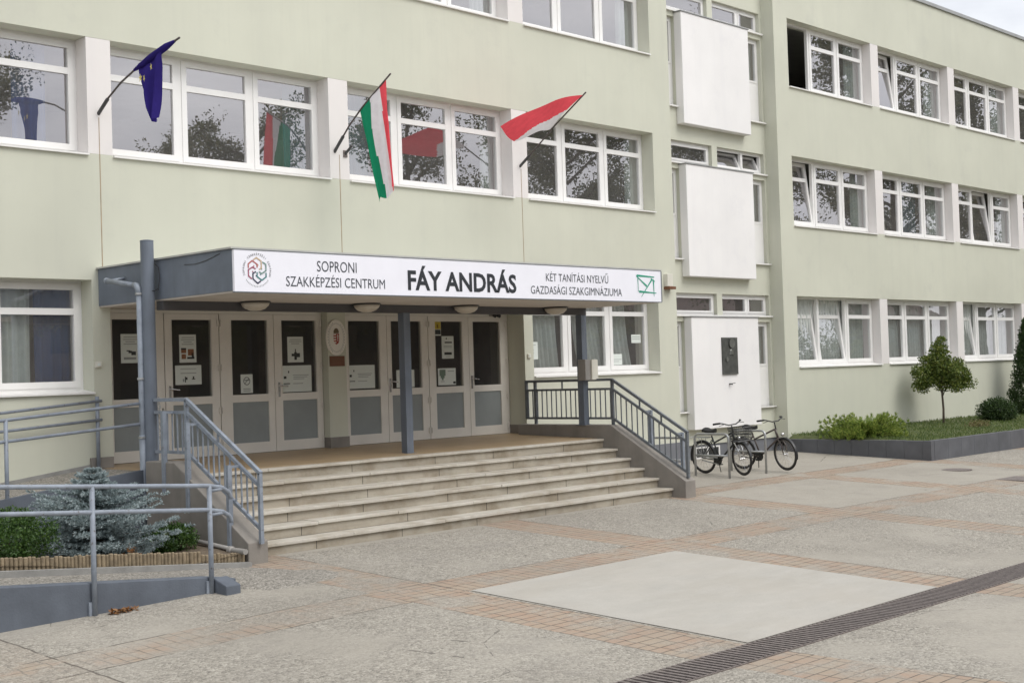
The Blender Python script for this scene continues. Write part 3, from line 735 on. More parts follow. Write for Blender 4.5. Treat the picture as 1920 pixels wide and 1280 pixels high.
mb.tube([(-.497, -1.36, 3.281), (-.505, -1.42, 3.268), (-.507, -1.452, 3.235), (-.497, -1.463, 3.15)], .041, 12)
dp = mb.build('drainpipe', RAIL, can, smooth=True)
mb = MB(); mb.tube([(-.497, -1.463, 3.14), (-.497, -1.463, .05)], .038, 14); mb.tube([(-.497, -1.463, 1.33), (-.497, -1.463, .05)], .044, 14); mb.build('downpipe', RAIL, dp, smooth=True)
mb = MB()
for z in (2.06, 1.30, 3.16):
    mb.tube([(-.497, -1.463, z-.014), (-.497, -1.463, z+.014)], .052, 14); mb.bar((-.49, -1.47, z), (-.42, -1.5, z), .02)
mb.build('pipe_clamp', STEEL, dp)
mb = MB(); mb.tube([(-.315, -1.56, 3.55), (-.30, -1.62, 3.5), (-.295, -1.64, 3.35), (-.31, -1.62, 3.2), (-.3, -1.6, 3.22), (-.36, -1.61, 3.19), (-.45, -1.58, 3.2)], .006, 6)
mb.tube([(-.275, -2.2, 3.49), (-.275, -2.45, 3.475), (-.275, -2.7, 3.50), (-.275, -3.0, 3.56)], .004, 6); mb.build('cable', BLACKP, can)

# ------------------------------------------------------------------ sign on the canopy front
sign = thing('sign_board', 'long white name board with dark lettering along the canopy front', 'sign', (4, -3.29, 3.06))
mb = MB(); mb.box(CX0+.005, CX1-.012, -3.292, CY-.001, CZ0+.012, CZ1-.012); mb.build('board', BOARD, sign)
mb = MB()
mb.box(CX0, CX1, -3.296, CY-.002, CZ1-.0115, CZ1-.0005); mb.box(CX0, CX1, -3.296, CY-.002, CZ0-.001, CZ0+.0115); mb.box(CX1-.0115, CX1+.012, -3.296, CY-.002, CZ0+.0115, CZ1-.0115)
mb.build('frame', DARKRAIL, sign)
SY = -3.2955
mb = MB(); put_text(mb, 'FÁY ANDRÁS', 2.53, 4.66, 3.165, 3.415, SY, .028); mb.build('lettering', LETTER, sign, recalc=False)
for s, a, b, c, d in (('SOPRONI', .99, 1.64, 3.36, 3.495), ('SZAKKÉPZÉSI CENTRUM', .50, 2.12, 3.16, 3.285), ('KÉT TANÍTÁSI NYELVŰ', 5.31, 6.77, 3.352, 3.468), ('GAZDASÁGI SZAKGIMNÁZIUMA', 4.97, 7.10, 3.155, 3.273)):
    mb = MB(); put_text(mb, s, a, b, c, d, SY, -.002); mb.build('lettering', LETTER2, sign, recalc=False)
def stroke(mb, pts, w, y):
    for p, q in zip(pts, pts[1:]):
        w0, w1 = w if isinstance(w, tuple) else (w, w)
        d = Vector((q[0]-p[0], 0, q[1]-p[1])).normalized(); n = Vector((-d.z, 0, d.x))
        a, b = Vector((p[0], y, p[1]))-d*w0*.35, Vector((q[0], y, q[1]))+d*w1*.35
        mb.face([a-n*w0/2, b-n*w1/2, b+n*w1/2, a+n*w0/2]); y -= .00015
def lg(u, v): return (.065+(u-605)*.00054, 3.345-(v-620)*.000495)
for q, (nm, c, pts) in enumerate((('tan', (.50, .37, .24), [(520, 360), (595, 305), (725, 390), (725, 560), (670, 595)]), ('red', (.42, .12, .11), [(370, 560), (370, 470), (480, 385), (610, 470), (610, 540)]),
      ('rose', (.33, .10, .15), [(560, 585), (485, 545), (370, 615), (370, 770), (450, 830)]), ('navy', (.02, .025, .06), [(565, 660), (490, 700), (490, 840), (615, 945), (695, 890)]),
      ('teal', (.05, .19, .19), [(605, 680), (605, 780), (730, 865), (850, 780), (850, 685)]), ('sage', (.17, .27, .24), [(765, 415), (850, 465), (850, 620), (735, 700), (665, 660)]))):
    mb = MB(); stroke(mb, [lg(*p) for p in pts], .017, SY-.0004*q); cx = sum(p[0] for p in pts)/len(pts); cy = sum(p[1] for p in pts)/len(pts)
    e = lg(cx*.75+605*.25, cy*.75+620*.25); mb.face([(e[0]-.01, SY, e[1]-.006), (e[0]+.008, SY, e[1]-.01), (e[0]+.01, SY, e[1]+.006), (e[0]-.006, SY, e[1]+.01)])
    mb.build('emblem_hexagon', mat('emblem_'+nm, c, .5, .05), sign, recalc=False)
def ring_text(mb, s, cx, cz, r, a0, a1, h, y, inward=False):
    n = len(s)
    for k, ch in enumerate(s):
        if ch == ' ': continue
        v, f = text_verts(ch); t = a0+(a1-a0)*k/(n-1); i = len(mb.v); kx = h/CAP
        mid = (max(p[0] for p in v)+min(p[0] for p in v))/2
        for p in v:
            lx, lz = (p[0]-mid)*kx, p[1]*kx
            if inward: rr = r-lz; px = math.sin(t)*rr - math.cos(t)*lx*1; pz = math.cos(t)*rr + math.sin(t)*lx; px, pz = math.sin(t)*(r-lz)-lx*math.cos(t), math.cos(t)*(r-lz)+lx*math.sin(t)
            else: px, pz = math.sin(t)*(r+lz)+lx*math.cos(t), math.cos(t)*(r+lz)-lx*math.sin(t)
            mb.v.append(Vector((cx+px, y, cz+pz)))
        for q in f: mb.f.append(tuple(i+j for j in q)); mb.mi.append(mb.cur)
mb = MB(); ring_text(mb, 'SOPRONI SZAKKÉPZÉSI CENTRUM', .065, 3.345, .185, R(-108), R(108), .026, SY); mb.build('emblem_lettering', INK, sign, recalc=False)
mb = MB()
for k in range(17):
    t = R(128+104*k/16); c = Vector((.065+.2*math.sin(t), SY, 3.345+.2*math.cos(t)))
    mb.face([c+Vector((-.004, 0, -.009)), c+Vector((.004, 0, -.009)), c+Vector((.004, 0, .009)), c+Vector((-.004, 0, .009))])
mb.build('emblem_lettering', INKG, sign, recalc=False)
def gl_(u, v): return (7.45+(u-1612)*.003136, 3.505-(v-240)*.00177)
mb = MB(); GRN = mat('emblem_green', (.02, .30, .19), .5, .1)
for q, (pts, wd) in enumerate((([(1630, 243), (1770, 252)], (.035, .018)), ([(1622, 247), (1704, 335)], (.012, .035)), ([(1634, 250), (1635, 390)], (.02, .010)), ([(1645, 390), (1785, 400)], (.035, .012)),
                 ([(1752, 272), (1660, 437)], (.03, .008)), ([(1764, 280), (1766, 432)], (.03, .008)), ([(1745, 268), (1772, 290)], .02))):
    stroke(mb, [gl_(*p) for p in pts], wd, SY-.0004*q)
mb.build('emblem_brush_stroke', GRN, sign, recalc=False)

# ceiling lamps under the canopy
lamp_lab = ['shallow bowl lamp under the canopy above the second pair of doors from the column', 'shallow bowl lamp under the canopy near the oval plaque', 'shallow bowl lamp under the canopy between the middle post and the right doors', 'shallow bowl lamp under the canopy in front of the curtained window']
for k, x in enumerate((1.07, 3.03, 5.05, 7.15)):
    if k == 0:
        lamp = thing('ceiling_lamp', lamp_lab[0], 'lamp', (x, -1.80, CZ0-.003), 'bowl lamps under the canopy')
        m = MB(); m.lathe([(.2, 0), (.215, -.012), (.2, -.022)], (x, -1.80, CZ0-.003), 28); m.build('lamp_base', BLACKP, lamp, smooth=False)
        m = MB(); m.lathe([(.195, -.022), (.18, -.06), (.135, -.10), (.07, -.125), (.02, -.13)], (x, -1.80, CZ0-.003), 28); m.build('lamp_shade', LAMPG, lamp, smooth=True)
    else:
        c = copy_tree(lamp); c.location = (x, -1.80, CZ0-.003); c['label'] = lamp_lab[k]

# ------------------------------------------------------------------ stair railings
def stair_rail(name, label, x, ys, yb, ye, ztop, zend, m, outer, side, bar_gap=.115):
    """flat run from ys to yb, then sloping down to ye; top, middle and lower rail with balusters between"""
    root = thing(name, label, 'railing', (x, yb, ztop-.8), 'railings beside the entrance stairs')
    def zt(y): return ztop if y >= yb else ztop+(zend-ztop)*(yb-y)/(yb-ye)
    for nm, dz, w_ in (('top_rail', 0, .045), ('middle_rail', -.16, .038), ('lower_rail', -.665, .038)):
        b = MB(); b.bar((x, ys, ztop+dz), (x, yb, ztop+dz), w_); b.bar((x, yb, ztop+dz), (x, ye, zend+dz), w_); b.build(nm, m, root)
    for y, zb in outer['ends']:
        b = MB(); b.bar((x, y, zb), (x, y, zt(y)-.01), .045); b.build('post', m, root)
    for y, zb in outer['posts']:                                       # posts bolted to the outer face of the cheek wall
        b = MB(); xo = x+side*.16; z1 = zt(y)-.16; b.bar((xo, y, zb), (xo, y, z1+.02), .055); b.bar((xo, y, z1), (x, y, z1), .03); b.build('post', RAIL, root)
    first = None; y = ys-.06
    while y > ye+.05:
        b = MB(); b.bar((x, y, zt(y)-.655), (x, y, zt(y)-.165), .016); b.build('baluster', m, root); y -= bar_gap
    for y in outer['links']:
        b = MB(); b.bar((x, y, zt(y)-.15), (x, y, zt(y)-.01), .022); b.build('link', m, root)
    return root
stair_rail('stair_railing', 'dark grey steel railing at the right of the stairs below the curtained window', 8.13, -.10, -2.16, -3.74, 1.81, .91, DARKRAIL,
           dict(ends=[(-.12, 1.14), (-.34, 1.04), (-2.16, 1.03), (-3.72, .17)], posts=[(-2.85, .5), (-3.5, .1)], links=[-1.0, -2.75, -3.2]), 1)
stair_rail('stair_railing', 'blue grey steel railing at the left of the stairs starting at the tall column', -.40, -1.62, -2.36, -3.92, 1.78, .90, RAIL,
           dict(ends=[(-2.36, 1.0), (-3.9, .08)], posts=[(-2.08, .62), (-2.62, .45), (-3.5, .02)], links=[-3.05]), -1)
# loop of chain left on the railing
ch = thing('lock_chain', 'steel chain with a padlock wound round the left railing beside the column', 'chain', (-.36, -1.62, 1.7))
mb = MB()
for k in range(22):
    t = k*.9; z = 1.80-.028*k; c = Vector((-.36+.02*math.sin(k*2.1), -1.66+.015*math.cos(k*1.7), z))
    mb.tube([c+Vector((.012*math.cos(a)*(k % 2), .012*math.cos(a)*((k+1) % 2), .018*math.sin(a))) for a in [i*math.pi/4 for i in range(8)]], .0045, 5, closed=True)
mb.build('chain_link', STEEL, ch)
mb = MB(); mb.box(-.37, -.33, -1.75, -1.71, 1.56, 1.63); mb.tube([(-.35, -1.715, 1.63), (-.35, -1.72, 1.67), (-.35, -1.745, 1.67), (-.35, -1.745, 1.63)], .005, 6); mb.build('padlock', BRONZE, ch)

# grey call box on the right post
cb = thing('call_box', 'grey metal box fixed to the right canopy post above the railing', 'box', (8.02, -1.72, 1.8))
mb = MB(); mb.box(7.86, 8.16, -1.80, -1.625, 1.81, 2.17); mb.build('housing', BOXG, cb, bevel=.008)
mb = MB(); mb.box(8.0, 8.155, -1.83, -1.802, 1.815, 2.165); mb.build('cover', BOXW, cb)

# ------------------------------------------------------------------ ramp with walls, kerb and railings
ramp = thing('wheelchair_ramp', 'blue grey walled concrete ramp turning back up to the landing', 'ramp', (-2.5, -4.4, -.2))
def rz(x): return max(-.175, -.17+.0905*(-.55-x))
mb = MB(); xs = [-9, -6, -4, -3, -2, -1.44]
mb.grid([[(x, y, rz(x)) for x in xs] for y in (-4.82, -3.9)])
xa = [-1.455, -1.3, -1.0, -.7, -.35, -.1]
mb.grid([[(x+e*(x > -1.4), y, (rz(x)+.004)*(1-min(1, k))+(gz(y, x+e)+(.006 if k < 1 else -.02))*min(1, k)+(-.012*max(0, (x+.75)/.65)) if not (x < -1.4 and y < -4.9) else gz(y, x)-.03) for x in xa] for (y, k, e) in ((-3.88, 0, 0), (-4.4, .15, -.02), (-4.82, .45, -.04), (-5.1, .85, -.02), (-5.24, .98, .0), (-5.45, 1.3, .05))])
mb.build('ramp_surface', RAMPG, ramp)
mb = MB()
mb.prism([(-9, -.6), (-9, rz(-9)+.015), (-1.80, rz(-1.80)+.02), (-1.47, -.09), (-1.46, -.6)], lambda p: (p[0], -4.95, p[1]), lambda p: (p[0], -4.79, p[1])); WALLB = mat('dark_blue_grey_wall_paint', (.105, .12, .145), .8, .2, 2.2, .3, 50, streak=.3); mb.prism([(-4.951, -.6), (-4.951, -.045), (-5.2, -.115), (-5.2, -.6)], lambda p: (-1.76, p[0], p[1]), lambda p: (-1.58, p[0], p[1])); mb.build('side_wall', WALLB, ramp, bevel=.012)
mb = MB(); mb.prism([(-9, -.6), (-9, rz(-9)+.08), (-.58, rz(-.6)+.055), (-.58, -.6)], lambda p: (p[0], -3.96, p[1]), lambda p: (p[0], -3.87, p[1])); mb.build('kerb', KERB, ramp)
def bz(x): return .862+.117*min(0, x+.45)
mb = MB(); mb.prism([(-9, -.5), (-9, bz(-9)), (-.45, bz(-.45)), (-.27, .79), (-.27, -.5)], lambda p: (p[0], -1.42, p[1]), lambda p: (p[0], .0, p[1])); mb.build('ramp_surface', RAMPG, ramp)
mb = MB(); mb.prism([(-9, -.5), (-9, bz(-9)+.03), (-.5, bz(-.5)+.03), (-.5, -.5)], lambda p: (p[0], -1.5, p[1]), lambda p: (p[0], -1.421, p[1])); mb.build('side_wall', WALLB, ramp)
mb = MB(); mb.prism([(-9, bz(-9)-.1), (-9, bz(-9)+.05), (-.47, bz(-.47)+.05), (-.47, .7)], lambda p: (p[0], -.03, p[1]), lambda p: (p[0], -.001, p[1])); mb.build('kerb', KERB, ramp)

rr = thing('ramp_railing', 'blue grey tubular handrail with two bars along the low front ramp wall', 'railing', (-3, -4.97, -.1), 'tubular handrails along the ramp')
yr = -4.98
def f1(x): return .912+.077*(-1.80-x)
for nm, dz in (('top_rail', 0), ('middle_rail', -.25)):
    mb = MB()
    e = f1(-1.80)+dz
    mb.tube([(-9, yr, f1(-9)+dz), (-1.80, yr, e), (-1.62, yr+.03, e-.035), (-1.50, yr+.09, e-.09), (-1.46, yr+.11, e-.14), (-1.455, yr+.11, e-.17)], .024, 10); mb.build(nm, RAIL, rr, smooth=True)
    mb = MB(); mb.tube([(-1.77, yr, e-.055), (-1.66, yr+.01, e-.05), (-1.58, yr+.05, e-.05)], .018, 8); mb.build('bracket', RAIL, rr, smooth=True)
for x in (-6.2, -4.75, -3.11, -1.79):
    mb = MB(); mb.tube([(x, yr, -.24), (x, yr, f1(x))], .026, 12); mb.build('post', RAIL, rr, smooth=True)
    mb = MB(); mb.box(x-.055, x+.01, yr+.005, yr+.032, gz(yr, x)+.0, gz(yr, x)+.13); mb.build('bracket', RAIL, rr)
rb = thing('ramp_railing', 'blue grey tubular handrail along the outer edge of the upper ramp by the column', 'railing', (-2, -1.5, .6), 'tubular handrails along the ramp')
for nm, a, b in (('top_rail', 1.60, 1.735), ('middle_rail', 1.345, 1.47)):
    k = (b-a)/(-.56+2.41); mb = MB(); mb.tube([(-9, -1.46, a+k*(-9+2.41)), (-.46, -1.46, b+.01)], .021, 10); mb.build(nm, RAIL, rb, smooth=True)
for x in (-2.32, -4.2): mb = MB(); mb.tube([(x, -1.46, bz(x)-.25), (x, -1.46, 1.61+.073*(x+2.32))], .025, 12); mb.build('post', RAIL, rb, smooth=True)
rw = thing('ramp_railing', 'blue grey tubular handrail along the green wall behind the upper ramp', 'railing', (-1.5, -.1, .8), 'tubular handrails along the ramp')
for nm, a, b in (('top_rail', 1.67, 1.78), ('middle_rail', 1.43, 1.52)):
    k = (b-a)/(-.33+1.76); mb = MB(); mb.tube([(-9, -.1, a+k*(-9+1.76)), (-.32, -.1, b)], .021, 10); mb.build(nm, RAIL, rw, smooth=True)
mb = MB(); mb.tube([(-.375, -.08, .84), (-.375, -.08, 1.84)], .027, 12); mb.build('post', RAIL, rw, smooth=True)

# ------------------------------------------------------------------ planted bed inside the ramp
mb = MB()
P = []
for y in (-3.86, -3.4, -2.8, -2.2, -1.49):
    P.append([(x, y, max(rz(x), -.11)+.06+.05*math.sin(x*2.1+y)+.10*(y+3.86)*.4) for x in (-9, -6, -4.5, -3.5, -3, -2.5, -2, -1.5, -1, -.57)])
mb.grid(P); tag(mb.build('garden_soil', SOIL, smooth=True), kind='structure')
edg = thing('log_edging', 'low edging of short upright wooden logs along the front of the shrub bed', 'edging', (-2, -3.83, 0))
mb = MB(); x = -6.0; rnd = random.Random(5)
while x < -.62:
    d = rnd.uniform(.036, .052); t = rz(x)+.185+rnd.uniform(-.012, .012)-(.03 if x > -1.2 else 0)
    mb.lathe([(d*.5, rz(x)-.12), (d*.5, t-.008), (d*.38, t)], (x+d/2, -3.83+rnd.uniform(-.006, .006), 0), 9); x += d+.002
mb.build('log_row', WOOD, edg)
op = thing('pipe_outlet', 'open grey plastic pipe end poking out by the foot of the left stair wall', 'pipe', (-.7, -3.5, 0))
mb = MB(); mb.tube([(-.62, -2.2, .10), (-.64, -3.0, .07), (-.66, -3.62, .035)], .026, 12); mb.build('pipe', BOXG, op, smooth=True)
mb = MB(); mb.lathe([(.034, 0), (.034, .26), (.046, .27), (.046, .33), (.028, .33), (.028, .25)], (-.66, -3.95, .02), 16, axis='y'); mb.build('pipe_socket', BOXG, op, smooth=False)

# ------------------------------------------------------------------ foliage helpers
def leafquad(mb, p, d, u, l, w_):
    """one leaf: a diamond of length l along d"""
    d = d.normalized(); s = d.cross(u)
    s = s.normalized() if s.length > 1e-5 else d.orthogonal().normalized()
    n = s.cross(d)
    mb.face([p, p+d*l*.5+s*w_*.5+n*l*.06, p+d*l, p+d*l*.5-s*w_*.5+n*l*.06])
def rdir(rnd):
    z = rnd.uniform(-1, 1); t = rnd.uniform(0, 6.2832); r = math.sqrt(1-z*z); return Vector((r*math.cos(t), r*math.sin(t), z))
def clump(mb, c, r, n, l, rnd, flat=.8, up=.25):
    for _ in range(n):
        d = rdir(rnd); p = Vector(c)+Vector((d.x*r, d.y*r, d.z*r*flat))*rnd.uniform(.45, 1.)**.5
        leafquad(mb, p, (d+rdir(rnd)*.9+Vector((0, 0, up))), rdir(rnd), l*rnd.uniform(.7, 1.3), l*rnd.uniform(.4, .65))
def crown(mb, c, rad, nclump, per, cr_, l, rnd, inner=.35, shape=None):
    c = Vector(c)
    for _ in range(nclump):
        d = rdir(rnd); k = rnd.uniform(inner, 1.)**.6
        p = Vector((d.x*rad[0], d.y*rad[1], d.z*rad[2]))*k
        if shape: p = shape(p)
        clump(mb, c+p, cr_*rnd.uniform(.6, 1.25), per, l, rnd)
# blue spruce
def spruce(base, h, rad, seed):
    rnd = random.Random(seed); b = Vector(base)
    t = thing('blue_spruce', 'spreading blue grey spruce growing in the bed behind the ramp railing', 'shrub', base)
    m = MB(); m.tube([b, b+Vector((.01, 0, h*.6)), b+Vector((0, 0, h*.97))], [.035, .02, .005], 8); m.build('trunk', BARK, t)
    m = MB(); br = MB()
    nl = 17
    for k in range(nl):
        f = k/(nl-1); z = h*(.05+.93*f); L_ = rad*((1-f)**.55*.97+.03)*(1.0 if k % 2 else .86)*(.93 if f < .15 else 1)*(.62 if f > .8 else 1); nb = max(4, int(13*(1-f*.6)))
        for q in range(nb):
            a = 6.283*(q+rnd.random()*.7)/nb+k; ll = L_*rnd.uniform(.55, 1.25)
            d = Vector((math.cos(a), math.sin(a), 0)); pts = []
            for s in range(7):
                u = s/6; pts.append(b+Vector((0, 0, z))+d*ll*u+Vector((0, 0, -.14*ll*u*(1-u)*2+.10*ll*u*u)))
            br.tube(pts[:6], [.008*(1-s/8) for s in range(6)], 4)
            side = d.cross(Vector((0, 0, 1)))
            for s in range(1, 7):
                u = s/6; ns = 1 if s == 6 else 3
                for v in range(ns):
                    sg = 0 if (v == 2 or s == 6) else (1 if v else -1)
                    shoot = (d*.75+side*sg*.8+Vector((0, 0, .12))).normalized(); sl = (.17*(1-u*.3) if sg else .10)*min(1, .45+ll)
                    for w_ in range(4):
                        pp = pts[s]+shoot*sl*(w_/3.2)
                        for _ in range(9):
                            leafquad(m, pp, shoot*.8+rdir(rnd)*.75+Vector((0, 0, .25)), rdir(rnd), rnd.uniform(.03, .05), rnd.uniform(.010, .016))
    br.build('branch', BARK, t); m.build('needles', LF_SPR, t, recalc=False)
spruce((-1.93, -2.80, .0), 1.03, 1.02, 11)
def bush(name, label, c, rad, n, per, cr_, l, m, seed, cat='shrub', stems=5):
    rnd = random.Random(seed); t = thing(name, label, cat, (c[0], c[1], c[2]))
    s = MB()
    for k in range(stems):
        a = 6.283*k/stems; s.tube([(c[0], c[1], c[2]-.05), (c[0]+rad[0]*.4*math.cos(a), c[1]+rad[1]*.4*math.sin(a), c[2]+rad[2]*1.0)], [.014, .005], 5)
    s.build('stem', BARK, t)
    mb = MB(); crown(mb, (c[0], c[1], c[2]+rad[2]*.85), rad, n, per, cr_, l, rnd, .3, lambda p: Vector((p.x, p.y, max(p.z, -rad[2]*.8)))); mb.build('foliage', m, t, recalc=False); return t
bush('yew_shrub', 'dense rounded green yew at the left end of the shrub bed', (-3.30, -3.10, .10), (.74, .60, .33), 520, 34, .085, .036, LF_YEW, 21)
bush('yew_shrub', 'small loose green yew between the blue spruce and the stair wall', (-1.08, -3.02, .0), (.34, .28, .17), 170, 34, .07, .036, LF_YEW, 22)
# heap of dead leaves
def litter(name, c, rx, ry, n, seed, h=.03):
    rnd = random.Random(seed); mb = MB()
    for _ in range(n):
        a = rnd.random()*6.283; r = math.sqrt(rnd.random()); p = Vector((c[0]+rx*r*math.cos(a), c[1]+ry*r*math.sin(a), c[2]+rnd.random()*h*(1-r)+.006))
        leafquad(mb, p, Vector((rnd.uniform(-1, 1), rnd.uniform(-1, 1), rnd.uniform(-.2, .5))), Vector((rnd.uniform(-.3, .3), rnd.uniform(-.3, .3), 1)), rnd.uniform(.04, .075), rnd.uniform(.025, .045))
    o = mb.build(name, LF_DEAD, recalc=False); return tag(o, kind='stuff')
tag(litter('fallen_leaves', (-2.85, -5.06, gz(-5.06, -2.8)), .15, .04, 60, 3), 'small heap of brown fallen leaves at the foot of the front ramp wall', 'leaves')
tag(litter('fallen_leaves', (-1.95, -3.62, .06), .13, .12, 120, 4, .18), 'rusty brown dead leaves caught under the blue spruce', 'leaves')

# ------------------------------------------------------------------ raised lawn on the right
pw = thing('planter_wall', 'low dark grey block wall round the raised lawn before the right wing', 'wall', (16.7, -3.65, -.15))
PX, PY, PT = 16.62, -3.68, .27
GREYB = mat('dark_grey_block', (.105, .108, .118), .85, .18, 2.2, .3, 60)
mb = MB(); rnd = random.Random(9)
y = -.12
while y > PY+.01:
    d = min(.42, y-PY); mb.box(PX, PX+.14, y-d+.003, y-.003, -.5, PT+rnd.uniform(-.004, .004)); y -= d
x = PX+.145
while x < 40:
    d = .62; mb.box(x+.003, x+d-.003, PY, PY+.14, -.5, PT+rnd.uniform(-.004, .004)); x += d
mb.build('block_row', GREYB, pw)
mb = MB(); mb.box(PX+.01, PX+.13, PY+.15, -.13, -.5, PT-.012); mb.box(PX+.15, 40, PY+.012, PY+.128, -.5, PT-.014); mb.build('mortar', KERB, pw)
def lz(x, y): return PT+.0+.10*(y-PY)/3.6+.012*math.sin(x*1.7)*math.sin(y*2.3)
mb = MB(); mb.grid([[(x, y, lz(x, y)-.02 if x > PX+.2 else PT-.025) for x in [PX+.12, PX+.36]+[PX+.12+k*.8 for k in range(1, 30)]] for y in (PY+.12, -3, -2.4, -1.8, -1.2, -.6, -.1)])
tag(mb.build('lawn', mat('turf_base', (.085, .10, .035), .95, .3, 8, .6, 60), smooth=True), kind='structure')
mb = MB(); rnd = random.Random(12)
for _ in range(15000):
    x = PX+.15+rnd.random()**1.25*15; y = rnd.uniform(PY+.13, -.14)
    leafquad(mb, Vector((x, y, lz(x, y)-.025)), Vector((rnd.uniform(-.6, .6), rnd.uniform(-.6, .6), 1)), rdir(rnd), rnd.uniform(.03, .085), rnd.uniform(.012, .02))
tag(mb.build('lawn_grass', LF_GRASS, recalc=False), 'short green grass growing on the raised lawn', 'grass', kind='stuff')

# spreading juniper
rnd = random.Random(31); jc = Vector((17.45, -1.7, .28))
jn = thing('juniper', 'low spreading bright green juniper at the near corner of the raised lawn', 'shrub', jc)
m = MB(); br = MB()
for q in range(150):
    a = rnd.random()*6.283; el = rnd.uniform(.0, .95); L_ = rnd.uniform(.6, 1.2)*(1-.4*max(0, el-.45))
    d = Vector((math.cos(a)*math.cos(el), math.sin(a)*math.cos(el)*.85, math.sin(el)*.68))
    pts = [jc+d*L_*(s/7)+Vector((0, 0, .05*math.sin(s/7*3.1))) for s in range(8)]
    br.tube(pts[:7], [.008*(1-s/8) for s in range(7)], 4)
    for s in range(2, 8):
        for _ in range(26):
            leafquad(m, pts[s]+rdir(rnd)*.04*(1.3-s/8), d*.9+rdir(rnd)*.6+Vector((0, 0, .3)), rdir(rnd), rnd.uniform(.05, .095), rnd.uniform(.011, .019))
for _ in range(150):
    a = rnd.random()*6.283; q = math.sqrt(rnd.random()); c = jc+Vector((.95*q*math.cos(a), .75*q*math.sin(a), .03+.34*(1-q*q)*rnd.uniform(.4, 1)))
    for _k in range(26): leafquad(m, c+rdir(rnd)*.09, Vector((math.cos(a), math.sin(a), .7))+rdir(rnd)*.7, rdir(rnd), rnd.uniform(.05, .10), rnd.uniform(.012, .02))
br.build('branch', BARK, jn); m.build('needles', LF_JUN, jn, recalc=False)
# globe tree
gt = thing('globe_tree', 'small round headed tree on a thin stem in the raised lawn', 'tree', (22.6, -1.0, .36)); rnd = random.Random(41)
m = MB(); m.tube([(22.6, -1.0, .2), (22.61, -1.01, .7), (22.59, -1.0, 1.05), (22.6, -1.0, 1.5)], [.032, .028, .026, .016], 9)
for k in range(7):
    a = k*.9; m.tube([(22.6, -1.0, 1.0+.06*k), (22.6+.35*math.cos(a), -1+.35*math.sin(a), 1.4+.09*k)], [.014, .005], 5)
m.build('trunk', BARK, gt, smooth=True)
m = MB()
for (dx, dy, dz, r, n) in ((0, 0, -.12, .44, 70), (.40, -.32, -.18, .36, 44), (-.42, .32, -.10, .36, 44), (-.05, .03, .30, .32, 36), (.58, -.50, -.30, .22, 18), (-.22, -.28, .02, .30, 26), (-.50, .45, -.34, .22, 16), (.20, .22, .05, .36, 30), (.34, -.32, .12, .22, 16), (-.08, .02, .58, .17, 12), (-.02, 0, .78, .09, 5), (-.34, .26, .26, .18, 11), (.1, -.4, -.45, .16, 8)):
    crown(m, (22.6+dx*.82, -1.0+dy*.82, 1.68+dz), (r*.92, r*.92, r*.84), int(n*2.2), 24, .085, .058, rnd, .2)
m.build('crown', LF_GLOBE, gt, recalc=False)
bush('boxwood_ball', 'low rounded dark green bush between the globe tree and the thuja', (24.55, -1.55, .30), (.50, .50, .33), 420, 24, .075, .045, LF_DARK, 51)
# pale tuft in the grass
bush('ground_plant', 'low tuft of yellowed groundcover in the lawn below the globe tree', (21.75, -2.3, .30), (.34, .26, .07), 40, 12, .06, .045, LF_PALE, 52, 'plant', 3)
# thuja column at the right edge
th = thing('thuja', 'tall narrow dark green conical thuja by the right wing wall', 'tree', (28.05, -1.0, .33)); rnd = random.Random(61)
m = MB(); m.tube([(28.05, -1, .2), (28.05, -1, 2.6)], [.05, .01], 8); m.build('trunk', BARK, th)
m = MB()
for _ in range(1300):
    f = rnd.random()**1.2; z = .40+2.65*f; r = (.62*(1-f)**.7+.04)*(.85 if f < .06 else 1); a = rnd.random()*6.283; k = rnd.uniform(.62, 1.03)
    clump(m, (28.05+r*k*math.cos(a), -1+r*k*math.sin(a), z), .085, 16, .06, rnd, 1.3, .9)
m.build('foliage', LF_DARK, th, recalc=False)

# ------------------------------------------------------------------ drain, manholes
dr = thing('drain_channel', 'long narrow slatted iron drain grate crossing the yard beside the pale slab', 'drain', (2, -10.52, -.42))
DRX0, DRX1, zg = -9.0, 16.0, gz(-10.45)
mb = MB(); mb.box(DRX0, DRX1, -10.72, -10.325, zg-.2, zg+.003); mb.build('channel', DARKGAP, dr)
mb = MB(); mb.box(DRX0, DRX1, -10.325, -10.31, zg-.05, zg+.010); mb.box(DRX0, DRX1, -10.735, -10.72, zg-.05, zg+.010)
x = DRX0
while x < DRX1:
    mb.box(x, x+.034, -10.722, -10.323, zg-.03, zg+.014); x += .075
mb.build('grate', RUSTM, dr)
def manhole(label, c, rx, ry, round_):
    t = thing('manhole_cover', label, 'manhole', c, 'iron covers in the paving'); m = MB()
    if round_: m.lathe([(rx, -.05), (rx, .008), (rx-.03, .010)], c, 28)
    else: m.box(c[0]-rx, c[0]+rx, c[1]-ry, c[1]+ry, c[2]-.05, c[2]+.009)
    m.build('cover', RUSTM, t)
manhole('round iron manhole cover in the paving in front of the raised lawn', (15.25, -4.88, gz(-4.88)), .3, .3, True)
manhole('rectangular iron cover in the paving at the right edge', (14.5, -6.42, gz(-6.42)), .42, .30, False)

# ------------------------------------------------------------------ flags
def flag_pole(t, pts, r=.014):
    m = MB(); m.tube(pts, r, 8); po = m.build('pole', WOODPOLE, t, smooth=True)
    a = Vector(pts[0]); d = (Vector(pts[1])-a).normalized(); m = MB(); m.tube([a-d*.02, a+d*.30], .026, 8); m.build('holder', mat('dark_holder', (.05, .05, .05), .5, .1), t)
def cloth(rows, fold):
    return rows
